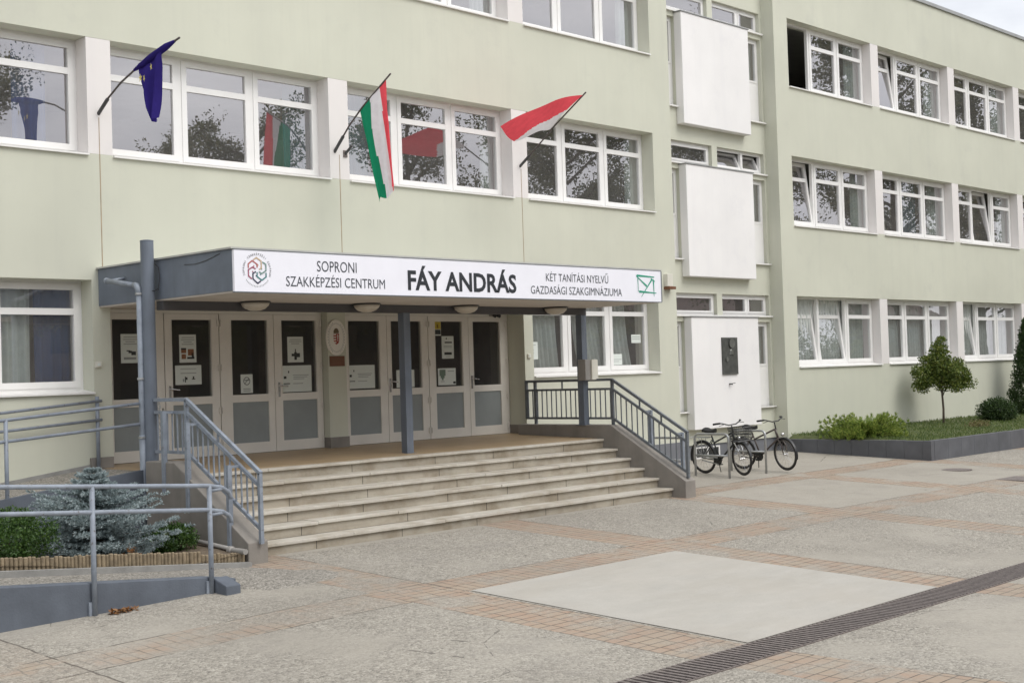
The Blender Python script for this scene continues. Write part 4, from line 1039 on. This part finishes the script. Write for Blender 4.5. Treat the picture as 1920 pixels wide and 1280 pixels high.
# blue flag with stars, wound round its pole
t = thing('flag', 'dark blue flag with yellow stars half wound round its pole', 'flag', (-.2, 0, 5.78), 'flags over the entrance')
flag_pole(t, [(-.2, 0, 5.78), (-.2, -.28, 5.95), (-.2, -.62, 6.10), (-.2, -1.05, 6.225), (-.2, -1.6, 6.33), (-.2, -2.11, 6.42)])
rows = []
left = [(-1.10, 6.22), (-1.16, 6.03), (-1.21, 5.86), (-1.30, 5.66), (-1.44, 5.46)]; right = [(-1.72, 6.33), (-1.67, 6.10), (-1.60, 5.88), (-1.55, 5.66), (-1.52, 5.50)]
N = 24
for j in range(17):
    u = j/16*4; k = min(3, int(u)); f = u-k; row = []
    a = [left[k][i]*(1-f)+left[k+1][i]*f for i in (0, 1)]; b = [right[k][i]*(1-f)+right[k+1][i]*f for i in (0, 1)]
    for i in range(N+1):
        s = i/N; row.append((-.2-.01+.045*math.sin(s*13+j*.10)*min(1, j/3)+.02*math.sin(s*5-j*.3), a[0]*(1-s)+b[0]*s, a[1]*(1-s)+b[1]*s-(.05*math.sin(s*3.1)*j/16)))
    rows.append(row)
m = MB(); m.grid(rows); cl = m.build('cloth', FBLUE, t, smooth=True, recalc=False)
m = MB(); m.tube([(-.2, -.98, 6.205), (-.2, -1.15, 6.235), (-.2, -1.45, 6.30), (-.2, -1.78, 6.365), (-.2, -2.0, 6.40)], [.018, .04, .052, .046, .018], 10); m.build('rolled_cloth', FBLUE, cl, smooth=True)
m = MB()
def star(c, r, rot, sq):
    pts = []
    for k in range(10):
        a = rot+k*math.pi/5; q = r if k % 2 == 0 else r*.42; pts.append((c[0], c[1]+q*math.cos(a)*sq, c[2]+q*math.sin(a)))
    for k in range(10): m.face([c, pts[k], pts[(k+1) % 10]])
star((-.30, -1.30, 6.03), .06, .3, .8); star((-.30, -1.39, 6.01), .055, .9, .5); star((-.30, -1.57, 6.13), .055, .1, .5)
m.build('star', GOLD, cl, recalc=False)
# red, white and green tricolour
t = thing('flag', 'red white and green striped flag hanging down from its pole', 'flag', (3.95, 0, 5.65), 'flags over the entrance')
flag_pole(t, [(3.95, 0, 5.65), (3.97, -.35, 6.0), (4.0, -.66, 6.26), (4.0, -1.37, 6.67)])
rows = []; NS, NJ = 36, 22
for j in range(NJ+1):
    v = j/NJ; row = []
    for i in range(NS+1):
        s = i/NS
        top = Vector((4.0, -.60-.66*s, 6.22+.38*s)); bot = Vector((4.0, -.92-.49*s, 4.72+.17*s+.05*math.sin(s*9)))
        p = top.lerp(bot, v); p.x += (.05*math.sin(s*9+.6+v)+.018*math.sin(s*23+v*3))*min(1, v*2.5+.1); p.y += .05*math.sin(v*4+s*3)*v*(1-s); row.append(p)
    rows.append(row)
m = MB()
for j in range(NJ):
    for i in range(NS):
        s = (i+.5)/NS; v = j/NJ; m.cur = 0 if s < .40+.10*v else (1 if s < .74-.02*v else 2)
        m.face([rows[j][i], rows[j][i+1], rows[j+1][i+1], rows[j+1][i]])
o = m.build('cloth', [FGREEN, FWHITE, RED], t, recalc=False)
bm = bmesh.new(); bm.from_mesh(o.data); bmesh.ops.remove_doubles(bm, verts=bm.verts, dist=1e-5); bm.to_mesh(o.data); bm.free(); o.data.polygons.foreach_set('use_smooth', [True]*len(o.data.polygons))
# red over white, blown sideways
t = thing('flag', 'red and white flag blown out sideways from its pole', 'flag', (8.28, 0, 5.79), 'flags over the entrance')
flag_pole(t, [(8.28, 0, 5.79), (8.28, -.45, 6.09), (8.28, -.9, 6.41), (8.28, -1.66, 6.88)])
rows = []
A0, A1 = Vector((8.27, -1.60, 6.84)), Vector((8.27, -.84, 6.37))
B0, B1 = Vector((6.60, -1.2, 6.16)), Vector((7.42, -.72, 6.05))
NS, NJ = 30, 26
for j in range(NJ+1):
    v = j/NJ; row = []
    for i in range(NS+1):
        s = i/NS; p = A0.lerp(A1, s).lerp(B0.lerp(B1, s**.8), v)
        p.z += .10*math.sin(v*math.pi)*(1-.8*s)+.018*math.sin(v*9+s*4); p.y += .05*math.sin(v*7+s*2); row.append(p)
    rows.append(row)
m = MB()
for j in range(NJ):
    for i in range(NS):
        m.cur = 0 if (i+.5)/NS < .48+.50*(j/NJ)**1.2 else 1
        m.face([rows[j][i], rows[j][i+1], rows[j+1][i+1], rows[j+1][i]])
o = m.build('cloth', [RED, FWHITE], t, recalc=False)
bm = bmesh.new(); bm.from_mesh(o.data); bmesh.ops.remove_doubles(bm, verts=bm.verts, dist=1e-5); bm.to_mesh(o.data); bm.free(); o.data.polygons.foreach_set('use_smooth', [True]*len(o.data.polygons))
# empty holder beside the tricolour
t = thing('flag_holder', 'short empty dark flag holder sticking out beside the striped flag', 'holder', (4.16, 0, 5.62))
m = MB(); m.tube([(4.16, 0, 5.62), (4.18, -.16, 5.74)], .022, 8); m.build('socket', mat('dark_holder', (.05, .05, .05), .5, .1), t)
m = MB(); m.box(4.12, 4.20, -.012, 0, 5.57, 5.68); m.build('plate', RUSTM, t)

# ------------------------------------------------------------------ signs, plaques, notices, small fittings
ov = thing('oval_sign', 'white oval plaque with a coat of arms on the green door pier', 'sign', (4.08, .25, 2.65))
def ell(c, rx, rz_, n=32): return [(c[0]+rx*math.cos(2*math.pi*k/n), c[1]+rz_*math.sin(2*math.pi*k/n)) for k in range(n)]
OC = (4.062, 2.645)
ENAM = mat('white_enamel', (.80, .77, .70), .3, .04)
m = MB(); m.prism(ell(OC, .205, .292), lambda p: (p[0], .268, p[1]), lambda p: (p[0], .245, p[1])); m.build('plate', ENAM, ov)
m = MB()
e0, e1 = ell(OC, .152, .235, 40), ell(OC, .147, .229, 40)
for k in range(40):
    q = (k+1) % 40; m.face([(e0[k][0], .2435, e0[k][1]), (e0[q][0], .2435, e0[q][1]), (e1[q][0], .2435, e1[q][1]), (e1[k][0], .2435, e1[k][1])])
for k in range(30):
    if 12 < k < 18: continue
    a = R(-60+k*300/29-0); a = math.pi/2-R(-150+k*300/29); c = (OC[0]+.170*math.cos(a), OC[1]+.258*math.sin(a)); m.face([(c[0]-.005, .2434, c[1]-.011), (c[0]+.005, .2434, c[1]-.011), (c[0]+.005, .2434, c[1]+.011), (c[0]-.005, .2434, c[1]+.011)])
m.build('rim_lettering', INKG, ov, recalc=False)
sh = [(-.058, .075), (.058, .075), (.058, -.03), (.045, -.075), (.0, -.105), (-.045, -.075), (-.058, -.03)]
m = MB(); m.face([(OC[0]+p[0], .2432, OC[1]+p[1]-.01) for p in sh]); m.build('shield', mat('arms_red', (.33, .045, .03), .5, .1), ov, recalc=False)
m = MB()
for k in range(4): z = OC[1]+.05-.042*k; m.face([(OC[0]-.057, .2424, z-.010), (OC[0]-.004, .2424, z-.010), (OC[0]-.004, .2424, z+.010), (OC[0]-.057, .2424, z+.010)])
for (a, b, c, d) in ((.024, .034, -.06, .055), (.008, .050, .02, .03), (.013, .045, -.005, .004)): m.face([(OC[0]+a, .2422, OC[1]+c), (OC[0]+b, .2422, OC[1]+c), (OC[0]+b, .2422, OC[1]+d), (OC[0]+a, .2422, OC[1]+d)])
m.build('shield_stripe', ENAM, ov, recalc=False)
m = MB(); m.face([(OC[0]+p[0], .2426, OC[1]+p[1]) for p in [(-.052, .07), (.052, .07), (.055, .105), (.03, .145), (0, .155), (-.03, .145), (-.055, .105)]]); m.build('crown_emblem', mat('arms_crown', (.14, .10, .05), .5, .2), ov, recalc=False)
t = thing('name_plate', 'small brown plate right under the oval coat of arms plaque', 'sign', (4.08, .26, 2.26))
m = MB(); m.box(3.93, 4.23, .252, .269, 2.18, 2.345); m.build('plate', BROWNSIGN, t)

pq = thing('plaque', 'dark bronze memorial plaque on the lowest white stairwell panel', 'plaque', (14.79, .05, 1.8))
m = MB(); m.box(14.50, 15.07, .018, .0495, 1.79, 2.60); m.build('plate', BRONZE, pq, bevel=.004)
m = MB(); m.box(14.505, 15.065, .012, .0175, 2.57, 2.595); m.box(14.505, 15.065, .012, .0175, 1.795, 1.815)
m.lathe([(.105, -.022), (.085, -.010), (.05, 0)], (14.83, .012, 2.47), 18, axis='y')
m.prism([(-.07, 0), (.08, 0), (.06, .10), (0, .15), (-.06, .10)], lambda p: (14.83+p[0], .017, 2.22+p[1]), lambda p: (14.83+p[0]*.6, -.008, 2.23+p[1]*.8))
m.lathe([(.05, -.02), (.04, -.006), (.015, 0)], (14.64, .012, 2.12), 14, axis='y')
m.build('relief', mat('worn_bronze', (.15, .155, .14), .4, .2, 9, metal=.4), pq, smooth=False)
t = thing('wall_tap', 'tiny dark tap fixed on the white panel below the bronze plaque', 'tap', (14.77, .05, 1.58))
m = MB(); m.tube([(14.75, .05, 1.58), (14.75, .0, 1.58), (14.78, -.02, 1.575)], .016, 8); m.tube([(14.77, -.01, 1.59), (14.88, -.02, 1.60)], .008, 6); m.build('spout', BRONZE, t)

def notice(label, x0, x1, z0, z1, y, draw, paper=PAPER, group=None):
    t = thing('notice', label, 'notice', ((x0+x1)/2, y, z0), group or 'paper notices on the glass'); m = MB(); m.box(x0, x1, y-.002, y, z0, z1); m.build('sheet', paper, t)
    w_, h = x1-x0, z1-z0; pr = {}
    for (mm, a, b, c, d) in draw:
        q = pr.setdefault(mm, MB()); k = len(q.f)*.00002; q.face([(x0+a*w_, y-.0028-k, z0+c*h), (x0+b*w_, y-.0028-k, z0+c*h), (x0+b*w_, y-.0028-k, z0+d*h), (x0+a*w_, y-.0028-k, z0+d*h)])
    for k, q in pr.items():
        q.build('print', {'k': INK, 'g': INKG, 'r': mat('print_brown', (.26, .12, .06), .7, .3, 30), 'y': mat('print_yellow', (.5, .38, .05), .6, .1), 'n': mat('print_green', (.16, .22, .17), .6, .1)}[k], t, recalc=False)
    return t
NY = DY+.027
lines = [('g', .15, .88, .88, .905), ('g', .12, .9, .80, .825), ('g', .25, .75, .72, .745), ('g', .15, .85, .64, .665)]
notice('portrait notice on the leftmost door glass beside the drainpipe', .30, .60, 2.30, 2.72, NY, lines+[('k', .4, .6, .34, .42), ('k', .55, .8, .27, .40), ('k', .3, .5, .40, .44), ('g', .15, .8, .12, .2)])
notice('portrait notice with a brown picture on the first door right of the column', 1.26, 1.55, 2.29, 2.71, NY, lines+[('k', .1, .4, .46, .52), ('r', .1, .4, .34, .46), ('r', .12, .38, .13, .30), ('r', .5, .85, .25, .48), ('k', .45, .88, .13, .2), ('k', .72, .85, .2, .34)])
notice('wide notice with small drawings under the brown picture notice', 1.18, 1.63, 1.96, 2.25, NY, [('g', .2, .8, .8, .83), ('g', .2, .8, .57, .61), ('k', .36, .40, .12, .42), ('k', .40, .46, .25, .38), ('g', .28, .34, .15, .3), ('k', .62, .76, .26, .30), ('k', .66, .72, .30, .42)])
notice('landscape notice low on the glass left of the oval plaque', 3.12, 3.69, 1.79, 2.21, NY, [('k', .04, .13, .50, .60), ('k', .19, .23, .72, .80), ('k', .03, .25, .30, .335), ('g', .35, .9, .62, .645), ('g', .37, .85, .55, .575), ('g', .37, .75, .48, .505), ('g', .35, .7, .30, .325)])
notice('portrait notice with a dark drawing above the landscape notice left of the oval plaque', 3.23, 3.54, 2.26, 2.67, NY, lines[:3]+[('k', .42, .58, .10, .40), ('k', .25, .42, .24, .34), ('k', .58, .78, .20, .36), ('k', .47, .53, .40, .52)])
notice('landscape notice low on the first glass right of the oval plaque', 4.45, 5.02, 1.80, 2.19, NY, [('k', .04, .13, .50, .60), ('k', .19, .23, .72, .80), ('k', .03, .25, .30, .335), ('g', .35, .9, .62, .645), ('g', .37, .85, .55, .575), ('g', .37, .75, .48, .505), ('g', .35, .7, .30, .325)])
notice('blank looking notice half hidden behind the middle canopy post', 5.50, 5.91, 1.79, 2.09, NY, [('g', .4, .8, .55, .58), ('g', .4, .75, .45, .48)])
notice('tall notice with two dark headlines on the glass right of the middle post', 6.58, 6.87, 2.27, 2.67, NY, [('k', .35, .45, .86, .92), ('k', .25, .85, .69, .75), ('g', .15, .85, .55, .57), ('g', .15, .85, .49, .51), ('k', .2, .82, .17, .28), ('g', .3, .7, .08, .1)])
bal = notice('landscape notice with a green balloon drawing right of the middle post', 6.47, 6.90, 1.80, 2.10, NY, [('n', .08, .42, .55, .92), ('n', .14, .36, .42, .55), ('n', .2, .3, .3, .42), ('g', .55, .9, .8, .84), ('k', .84, .98, .08, .2), ('g', .15, .35, .2, .24)])
notice('small yellow and dark sticker in the top corner of a door glass', 6.41, 6.57, 2.68, 2.93, NY, [('y', .02, .98, .45, .98), ('r', .4, .6, .55, .8), ('k', .05, .95, .08, .42)])
notice('pale no smoking notice low on the second door glass right of the column', 2.33, 2.55, 1.80, 2.09, NY, [('g', .2, .8, .10, .14), ('g', .2, .8, .2, .24), ('k', .3, .7, .66, .70)])
m = MB(); c = (2.44, 1.985); a0, a1 = ell(c, .062, .062, 24), ell(c, .052, .052, 24)
for k in range(24):
    q = (k+1) % 24; m.face([(a0[k][0], NY-.0034, a0[k][1]), (a0[q][0], NY-.0034, a0[q][1]), (a1[q][0], NY-.0034, a1[q][1]), (a1[k][0], NY-.0034, a1[k][1])])
stroke(m, [(2.405, 1.95), (2.475, 2.02)], .008, NY-.0036); m.build('print', INK, bpy.data.objects[[o.name for o in bpy.data.objects if o.get('label', '').startswith('pale no smoking')][0]], recalc=False)
WY = FL+.016
notice('portrait notice in the left light of the curtained window behind the railing', 8.66, 8.93, 2.22, 2.55, WY, [('g', .2, .8, .8, .83), ('g', .3, .6, .5, .55), ('g', .3, .6, .35, .4)])
nt_ = notice('small notice with a bold headline low in the curtained window right of the post', 11.10, 11.42, 2.07, 2.29, WY, [('g', .05, .95, .48, .53), ('g', .1, .7, .3, .34)])
notice('small landscape notice high in the right light of the curtained window', 11.74, 12.04, 2.51, 2.68, WY, [('g', .1, .9, .7, .78), ('g', .1, .9, .45, .52)])

def wallbox(name, label, cat, x0, x1, y0, y1, z0, z1, m, extra=None):
    t = thing(name, label, cat, ((x0+x1)/2, y1, z0)); b = MB(); b.box(x0, x1, y0, y1, z0, z1); b.build('housing', m, t, bevel=.006)
    if extra: e = MB(); e.box(*extra[0]); e.build(extra[1], extra[2], t)
wallbox('doorbell', 'small cream wall switch left of the entrance doors', 'switch', -.35, -.26, -.03, 0, 2.24, 2.32, BOXW, ((-.325, -.285, -.036, -.0305, 2.26, 2.30), 'button', PAPER))
wallbox('doorbell', 'small cream wall switch between the entrance and the curtained window', 'switch', 8.30, 8.38, -.03, 0, 2.24, 2.32, BOXW, ((8.32, 8.36, -.036, -.0305, 2.26, 2.30), 'button', PAPER))
wallbox('alarm_siren', 'pale grey alarm box on the wall right of the sign board', 'alarm', 12.48, 12.66, -.10, 0, 3.66, 3.92, BOXW, ((12.47, 12.69, -.15, -.0, 3.60, 3.655), 'sounder', BROWNSIGN))
em = thing('emergency_light', 'small twin head emergency light above the rightmost door', 'lamp', (7.85, .35, 3.0))
m = MB(); m.box(7.76, 7.98, .36, .42, 3.03, 3.063); m.build('housing', BOXG, em)
for x in (7.81, 7.92): m = MB(); m.lathe([(.02, 0), (.04, -.05), (.036, -.055)], (x, .36, 3.035), 12, axis='y'); m.build('lamp_head', BLACKP, em)

# ------------------------------------------------------------------ bike racks and bicycles
def hoop(label, x, y0, y1, h, z):
    t = thing('bike_rack', label, 'bike rack', (x, (y0+y1)/2, z), 'steel bike hoops'); m = MB(); r = .09
    pts = [(x, y0, z-.05), (x, y0, z+h-r)]+[(x, y0-r+r*math.cos(a), z+h-r+r*math.sin(a)) for a in [math.pi/2*k/5 for k in range(1, 6)]]
    pts += [(x, y1+r-r*math.sin(a), z+h-r+r*math.cos(a)) for a in [math.pi/2*k/5 for k in range(0, 6)]]+[(x, y1, z-.05)]
    m.tube(pts, .022, 10); m.build('hoop', STEEL, t, smooth=True); m = MB(); m.tube([(x, y0, z+h*.5), (x, y1, z+h*.5)], .018, 8); m.build('crossbar', STEEL, t, smooth=True)
hoop('steel bike hoop nearest the stairs that the bicycle with a basket stands beside', 10.95, -1.78, -2.55, .80, gz(-2.1))
hoop('steel bike hoop in front of the bicycle without a basket', 12.16, -1.75, -2.55, .80, gz(-2.1))
hoop('empty steel bike hoop seen through the right stair railing', 9.72, -1.72, -2.5, .80, gz(-2.1))
def bicycle(label, rear, front_dir, steer, fcol, basket, bright):
    """local x forward; wheel radius wr, wheelbase wb"""
    wr, wb = .318, 1.0
    ang = math.atan2(front_dir[1], front_dir[0]); rt_ = Matrix.Rotation(ang, 4, 'Z'); base = Vector((rear[0], rear[1], gz(rear[1])))
    t = thing('bicycle', label, 'bicycle', base, 'bicycles parked at the hoops'); lean = Matrix.Rotation(R(6), 4, 'X')
    def G(p): return base+rt_ @ (lean @ Vector(p))
    hx = wb-.10; st = Matrix.Rotation(steer, 4, 'Z')
    def Fp(p): q = Vector(p)-Vector((hx, 0, 0)); return G(Vector((hx, 0, 0))+st @ q)
    FR_ = mat(*fcol)
    def wheel(T, cx):
        m = MB(); m.tube([T((cx+(wr-.02)*math.cos(a), 0, wr+(wr-.02)*math.sin(a))) for a in [2*math.pi*k/40 for k in range(40)]], .021, 8, closed=True); wo_ = m.build('wheel', BLACK, t, smooth=True)
        m = MB(); m.tube([T((cx+(wr-.047)*math.cos(a), 0, wr+(wr-.047)*math.sin(a))) for a in [2*math.pi*k/40 for k in range(40)]], .011, 6, closed=True); m.build('rim', mat('dull_rim', (.16, .15, .14), .4, .15, metal=.5), wo_, smooth=True)
        m = MB()
        for k in range(28):
            a = 2*math.pi*k/28; m.tube([T((cx+.02*math.cos(a+1.3*(-1)**k), .025*(-1)**k, wr+.02*math.sin(a+1.3*(-1)**k))), T((cx+(wr-.05)*math.cos(a), 0, wr+(wr-.05)*math.sin(a)))], .0016, 4)
        m.tube([T((cx, -.05, wr)), T((cx, .05, wr))], .02, 8); m.build('spokes', CHROME, wo_)
    wheel(G, 0.); wheel(Fp, wb)
    bb = (.42, 0, .27); stp = (.27, 0, .72); hd1, hd0 = (hx-.10, 0, .80), (hx-.05, 0, .62)
    m = MB()
    for a, b, r in ((bb, stp, .016), (bb, hd0, .02), ((.32, 0, .60), hd1, .017), ((0, .05, wr), (.42, .05, .27), .010), ((0, -.05, wr), (.42, -.05, .27), .010), ((0, .05, wr), (.28, .02, .66), .009), ((0, -.05, wr), (.28, -.02, .66), .009), (hd0, hd1, .022)): m.tube([G(a), G(b)], r, 8)
    m.build('frame', FR_, t, smooth=True)
    m = MB()
    for s in (1, -1): m.tube([Fp((hx-.04, .045*s, .62)), Fp((wb-.03, .05*s, .5)), Fp((wb, .05*s, wr))], [.016, .014, .009], 8)
    m.tube([Fp((hx-.04, -.05, .62)), Fp((hx-.04, .05, .62))], .018, 8); m.build('fork', CHROME if bright else FR_, t, smooth=True)
    m = MB()
    m.tube([Fp((hx-.10, 0, .78)), Fp((hx-.13, 0, .93))], .013, 8)
    m.tube([Fp((hx-.27, .29, .99)), Fp((hx-.14, .22, 1.0)), Fp((hx-.10, .08, .95)), Fp((hx-.10, -.08, .95)), Fp((hx-.14, -.22, 1.0)), Fp((hx-.27, -.29, .99))], .012, 8); hb = m.build('handlebar', BLACKP, t, smooth=True)
    m = MB()
    for s in (1, -1):
        m.tube([Fp((hx-.16, .225*s, 1.0)), Fp((hx-.29, .30*s, .985))], .018, 8); m.tube([Fp((hx-.10, .15*s, .98)), Fp((hx-.13, .28*s, .955))], .006, 6)
    m.build('grip', BLACK, hb, smooth=True)
    m = MB(); m.tube([G(stp), G((.245, 0, .84))], .012, 8); m.build('seat_post', CHROME, t, smooth=True)
    m = MB(); rows = []
    for i in range(9):
        s = i/8; hw = .085*(1-s)**.7+.018; zz = .875+.018*math.cos(s*5); rows.append([G((.12+.28*s, hw*u, zz-.03*abs(u)**2)) for u in (-1, -.6, 0, .6, 1)])
    m.grid(rows); rows2 = [[p-Vector((0, 0, .045)) for p in r] for r in rows]; m.grid(rows2)
    for r0, r1 in zip(rows, rows[1:]):
        for e in (0, -1): m.face([r0[e], r1[e], r1[e]-Vector((0, 0, .045)), r0[e]-Vector((0, 0, .045))])
    m.face([p for p in rows[0]]+[p-Vector((0, 0, .045)) for p in rows[0]][::-1]); m.face([p for p in rows[-1]]+[p-Vector((0, 0, .045)) for p in rows[-1]][::-1])
    m.build('saddle', BLACK, t, smooth=True)
    m = MB(); m.lathe([(.085, -.004), (.085, .004)], (0, 0, 0), 20, axis='y'); m.v = [G(Vector(bb)+Vector((0, -.045, 0))+p) for p in m.v]
    for s, a in ((-1, .7), (1, .7+math.pi)): m.tube([G((bb[0], .06*s, bb[2])), G((bb[0]+.17*math.cos(a), .075*s, bb[2]+.17*math.sin(a)))], .010, 6)
    cr2 = m.build('crank', BLACKP, t)
    m = MB()
    for s, a in ((-1, .7), (1, .7+math.pi)):
        c = Vector((bb[0]+.17*math.cos(a), .12*s, bb[2]+.17*math.sin(a))); m.bar(G(c+Vector((-.045, 0, 0))), G(c+Vector((.045, 0, 0))), .08, .02)
    m.build('pedal', BLACK, cr2)
    m = MB(); m.bar(G((.0, -.06, wr+.03)), G((.42, -.06, .33)), .02, .03); m.bar(G((.0, -.06, wr-.05)), G((.42, -.06, .20)), .012, .02); m.build('chain_guard', STEEL if bright else BLACKP, t)
    def fender(T, cx, a0, a1):
        rows = []
        for k in range(13):
            a = a0+(a1-a0)*k/12; rows.append([T((cx+(wr+.016-abs(u)*.008)*math.cos(a), .026*u, wr+(wr+.016-abs(u)*.008)*math.sin(a))) for u in (-1, -.5, 0, .5, 1)])
        m = MB(); m.grid(rows); m.build('mudguard', BLACKP, t, smooth=True, recalc=False)
    fender(G, 0, R(30), R(195)); fender(Fp, wb, R(-15 if not bright else 10), R(145))
    m = MB()
    for s in (-.05, 0, .05): m.tube([G((-.26, s, .70)), G((.22, s, .70))], .007, 6)
    m.tube([G((-.26, -.05, .70)), G((-.26, .05, .70))], .007, 6)
    for s in (-.06, .06): m.tube([G((0, s, wr)), G((-.14, s*.9, .70))], .006, 6); m.tube([G((0, s, wr)), G((.05, s*.9, .70))], .006, 6)
    m.build('luggage_carrier', STEEL if bright else BLACKP, t)
    m = MB(); m.tube([G((.34, .04, .24)), G((.22, .20, .0))], .009, 6); m.build('kickstand', BLACKP, t)
    m = MB(); m.lathe([(.03, -.03), (.034, 0), (.028, .018)], (0, 0, 0), 12, axis='x'); m.v = [Fp(Vector((wb-.02, 0, .70))+p) for p in m.v]; m.build('headlight', CHROME, t, smooth=True)
    if basket:
        m = MB(); c = Vector((wb+.02, 0, .66))
        def bk(u, v, z): k = .82+.18*z/.25; return Fp(c+Vector((u*.14*k+.02, v*.18*k, z)))
        for z in (0, .05, .1, .15, .2, .25):
            q = [bk(-1, -1, z), bk(1, -1, z), bk(1, 1, z), bk(-1, 1, z)]
            for a, b in zip(q, q[1:]+q[:1]): m.tube([a, b], .009 if z in (0, .25) else .005, 5)
        n = 9
        for k in range(n+1):
            u = -1+2*k/n
            for (a, b) in (((u, -1), (u, -1)), ((u, 1), (u, 1)), ((-1, u), (-1, u)), ((1, u), (1, u))): m.tube([bk(*a, 0), bk(*b, .25)], .004, 4)
            m.tube([bk(u, -1, 0), bk(u, 1, 0)], .004, 4)
        m.build('basket', BLACKP, t)
    return t
bicycle('dark bicycle with a black wire basket over its front wheel', (11.42, -1.66), (-.13, -.985), R(-14), ('dark_green_enamel', (.025, .03, .03), .3, .1), True, True)
bicycle('brown framed bicycle without a basket next to the raised lawn wall', (12.62, -1.72), (.02, -1.), R(-16), ('brown_enamel', (.075, .058, .05), .3, .15), False, False)

# ------------------------------------------------------------------ trees across the yard (mirrored; left ones added to dim the canopy underside)
def yard_tree(seed, h, n):
    rnd = random.Random(seed); m = MB(); tr = MB(); z0 = h*.22
    tr.tube([(0, 0, -.5), (.05, .02, h*.3), (-.05, .1, h*.55), (0, 0, h*.9)], [.22, .17, .11, .03], 9)
    limbs = []
    for k in range(26):
        f = rnd.uniform(.2, .92); a = rnd.random()*6.283; ln = h*.30*(1-.65*f)*rnd.uniform(.7, 1.2)
        p0 = Vector((0, 0, h*f)); p1 = p0+Vector((math.cos(a)*ln, math.sin(a)*ln, ln*rnd.uniform(.25, .9))); tr.tube([p0, p0.lerp(p1, .5)+Vector((0, 0, .2)), p1], [.06, .04, .015], 5); limbs.append((p0, p1))
    for _ in range(int(n*1.6)):
        p0, p1 = rnd.choice(limbs); c = p0.lerp(p1, rnd.uniform(.35, 1.1))+rdir(rnd)*.35
        clump(m, c, rnd.uniform(.22, .5), 34, .12, rnd, .8, .1)
    return tr, m
protos = []
TREES = [(-44, -36, 12, 1), (-36, -32, 13, 2), (-28, -34, 12, 0), (-20, -31, 12, 1), (-12, -35, 12, 2), (-4, -33, 11, 1), (4, -33, 11, 0), (12, -31, 15, 1), (19, -28, 12.5, 2), (24, -30, 15, 0), (30, -27, 17, 1), (35, -22, 17, 2), (40, -27, 19, 0), (44, -19, 18, 1), (49, -24, 20, 2), (53, -16, 19, 0), (58, -21, 21, 1), (63, -14, 20, 2), (69, -19, 22, 0), (75, -13, 21, 1), (83, -17, 24, 2), (92, -14, 24, 0)]
LABS = ['leafy tree across the yard mirrored in the school windows']
for k, (x, y, h, v) in enumerate(TREES):
    if v >= len(protos):
        tr, m = yard_tree(100+v, 13, 430)
        t = thing('yard_tree', LABS[0], 'tree', (0, 0, 0), 'trees across the yard'); tr.build('trunk', BARK, t); m.build('crown', LF_TREE, t, recalc=False); protos.append(t); o = t
    else: o = copy_tree(protos[v])
    o.location = (x, y, -.42); s = h/13; o.scale = (s, s, s); o.rotation_euler.z = k*1.3

# building across the yard, lengthened as a dark mass for the ground floor reflections
ob = thing('school_annex', 'long low brown building across the yard mirrored in the ground floor windows', 'building', (20, -50, -.42))
BRW = mat('brown_render', (.13, .105, .085), .9, .2, .6)
m = MB(); m.box(-75, 120, -60, -48, -.5, 6.4); m.build('wall', BRW, ob)
m = MB(); m.prism([(-61, 6.4), (-47, 6.4), (-54, 9.3)], lambda p: (-76, p[0], p[1]), lambda p: (121, p[0], p[1])); m.build('roof', mat('brown_roof_tile', (.10, .062, .048), .85, .2, 3), ob)
src = None
for k in range(46):
    for z in (.6, 3.7):
        m = MB(); x = -72+4.15*k; m.box(x, x+2.2, -47.98, -47.9, z, z+1.5); m.build('window', BLACKP, ob)
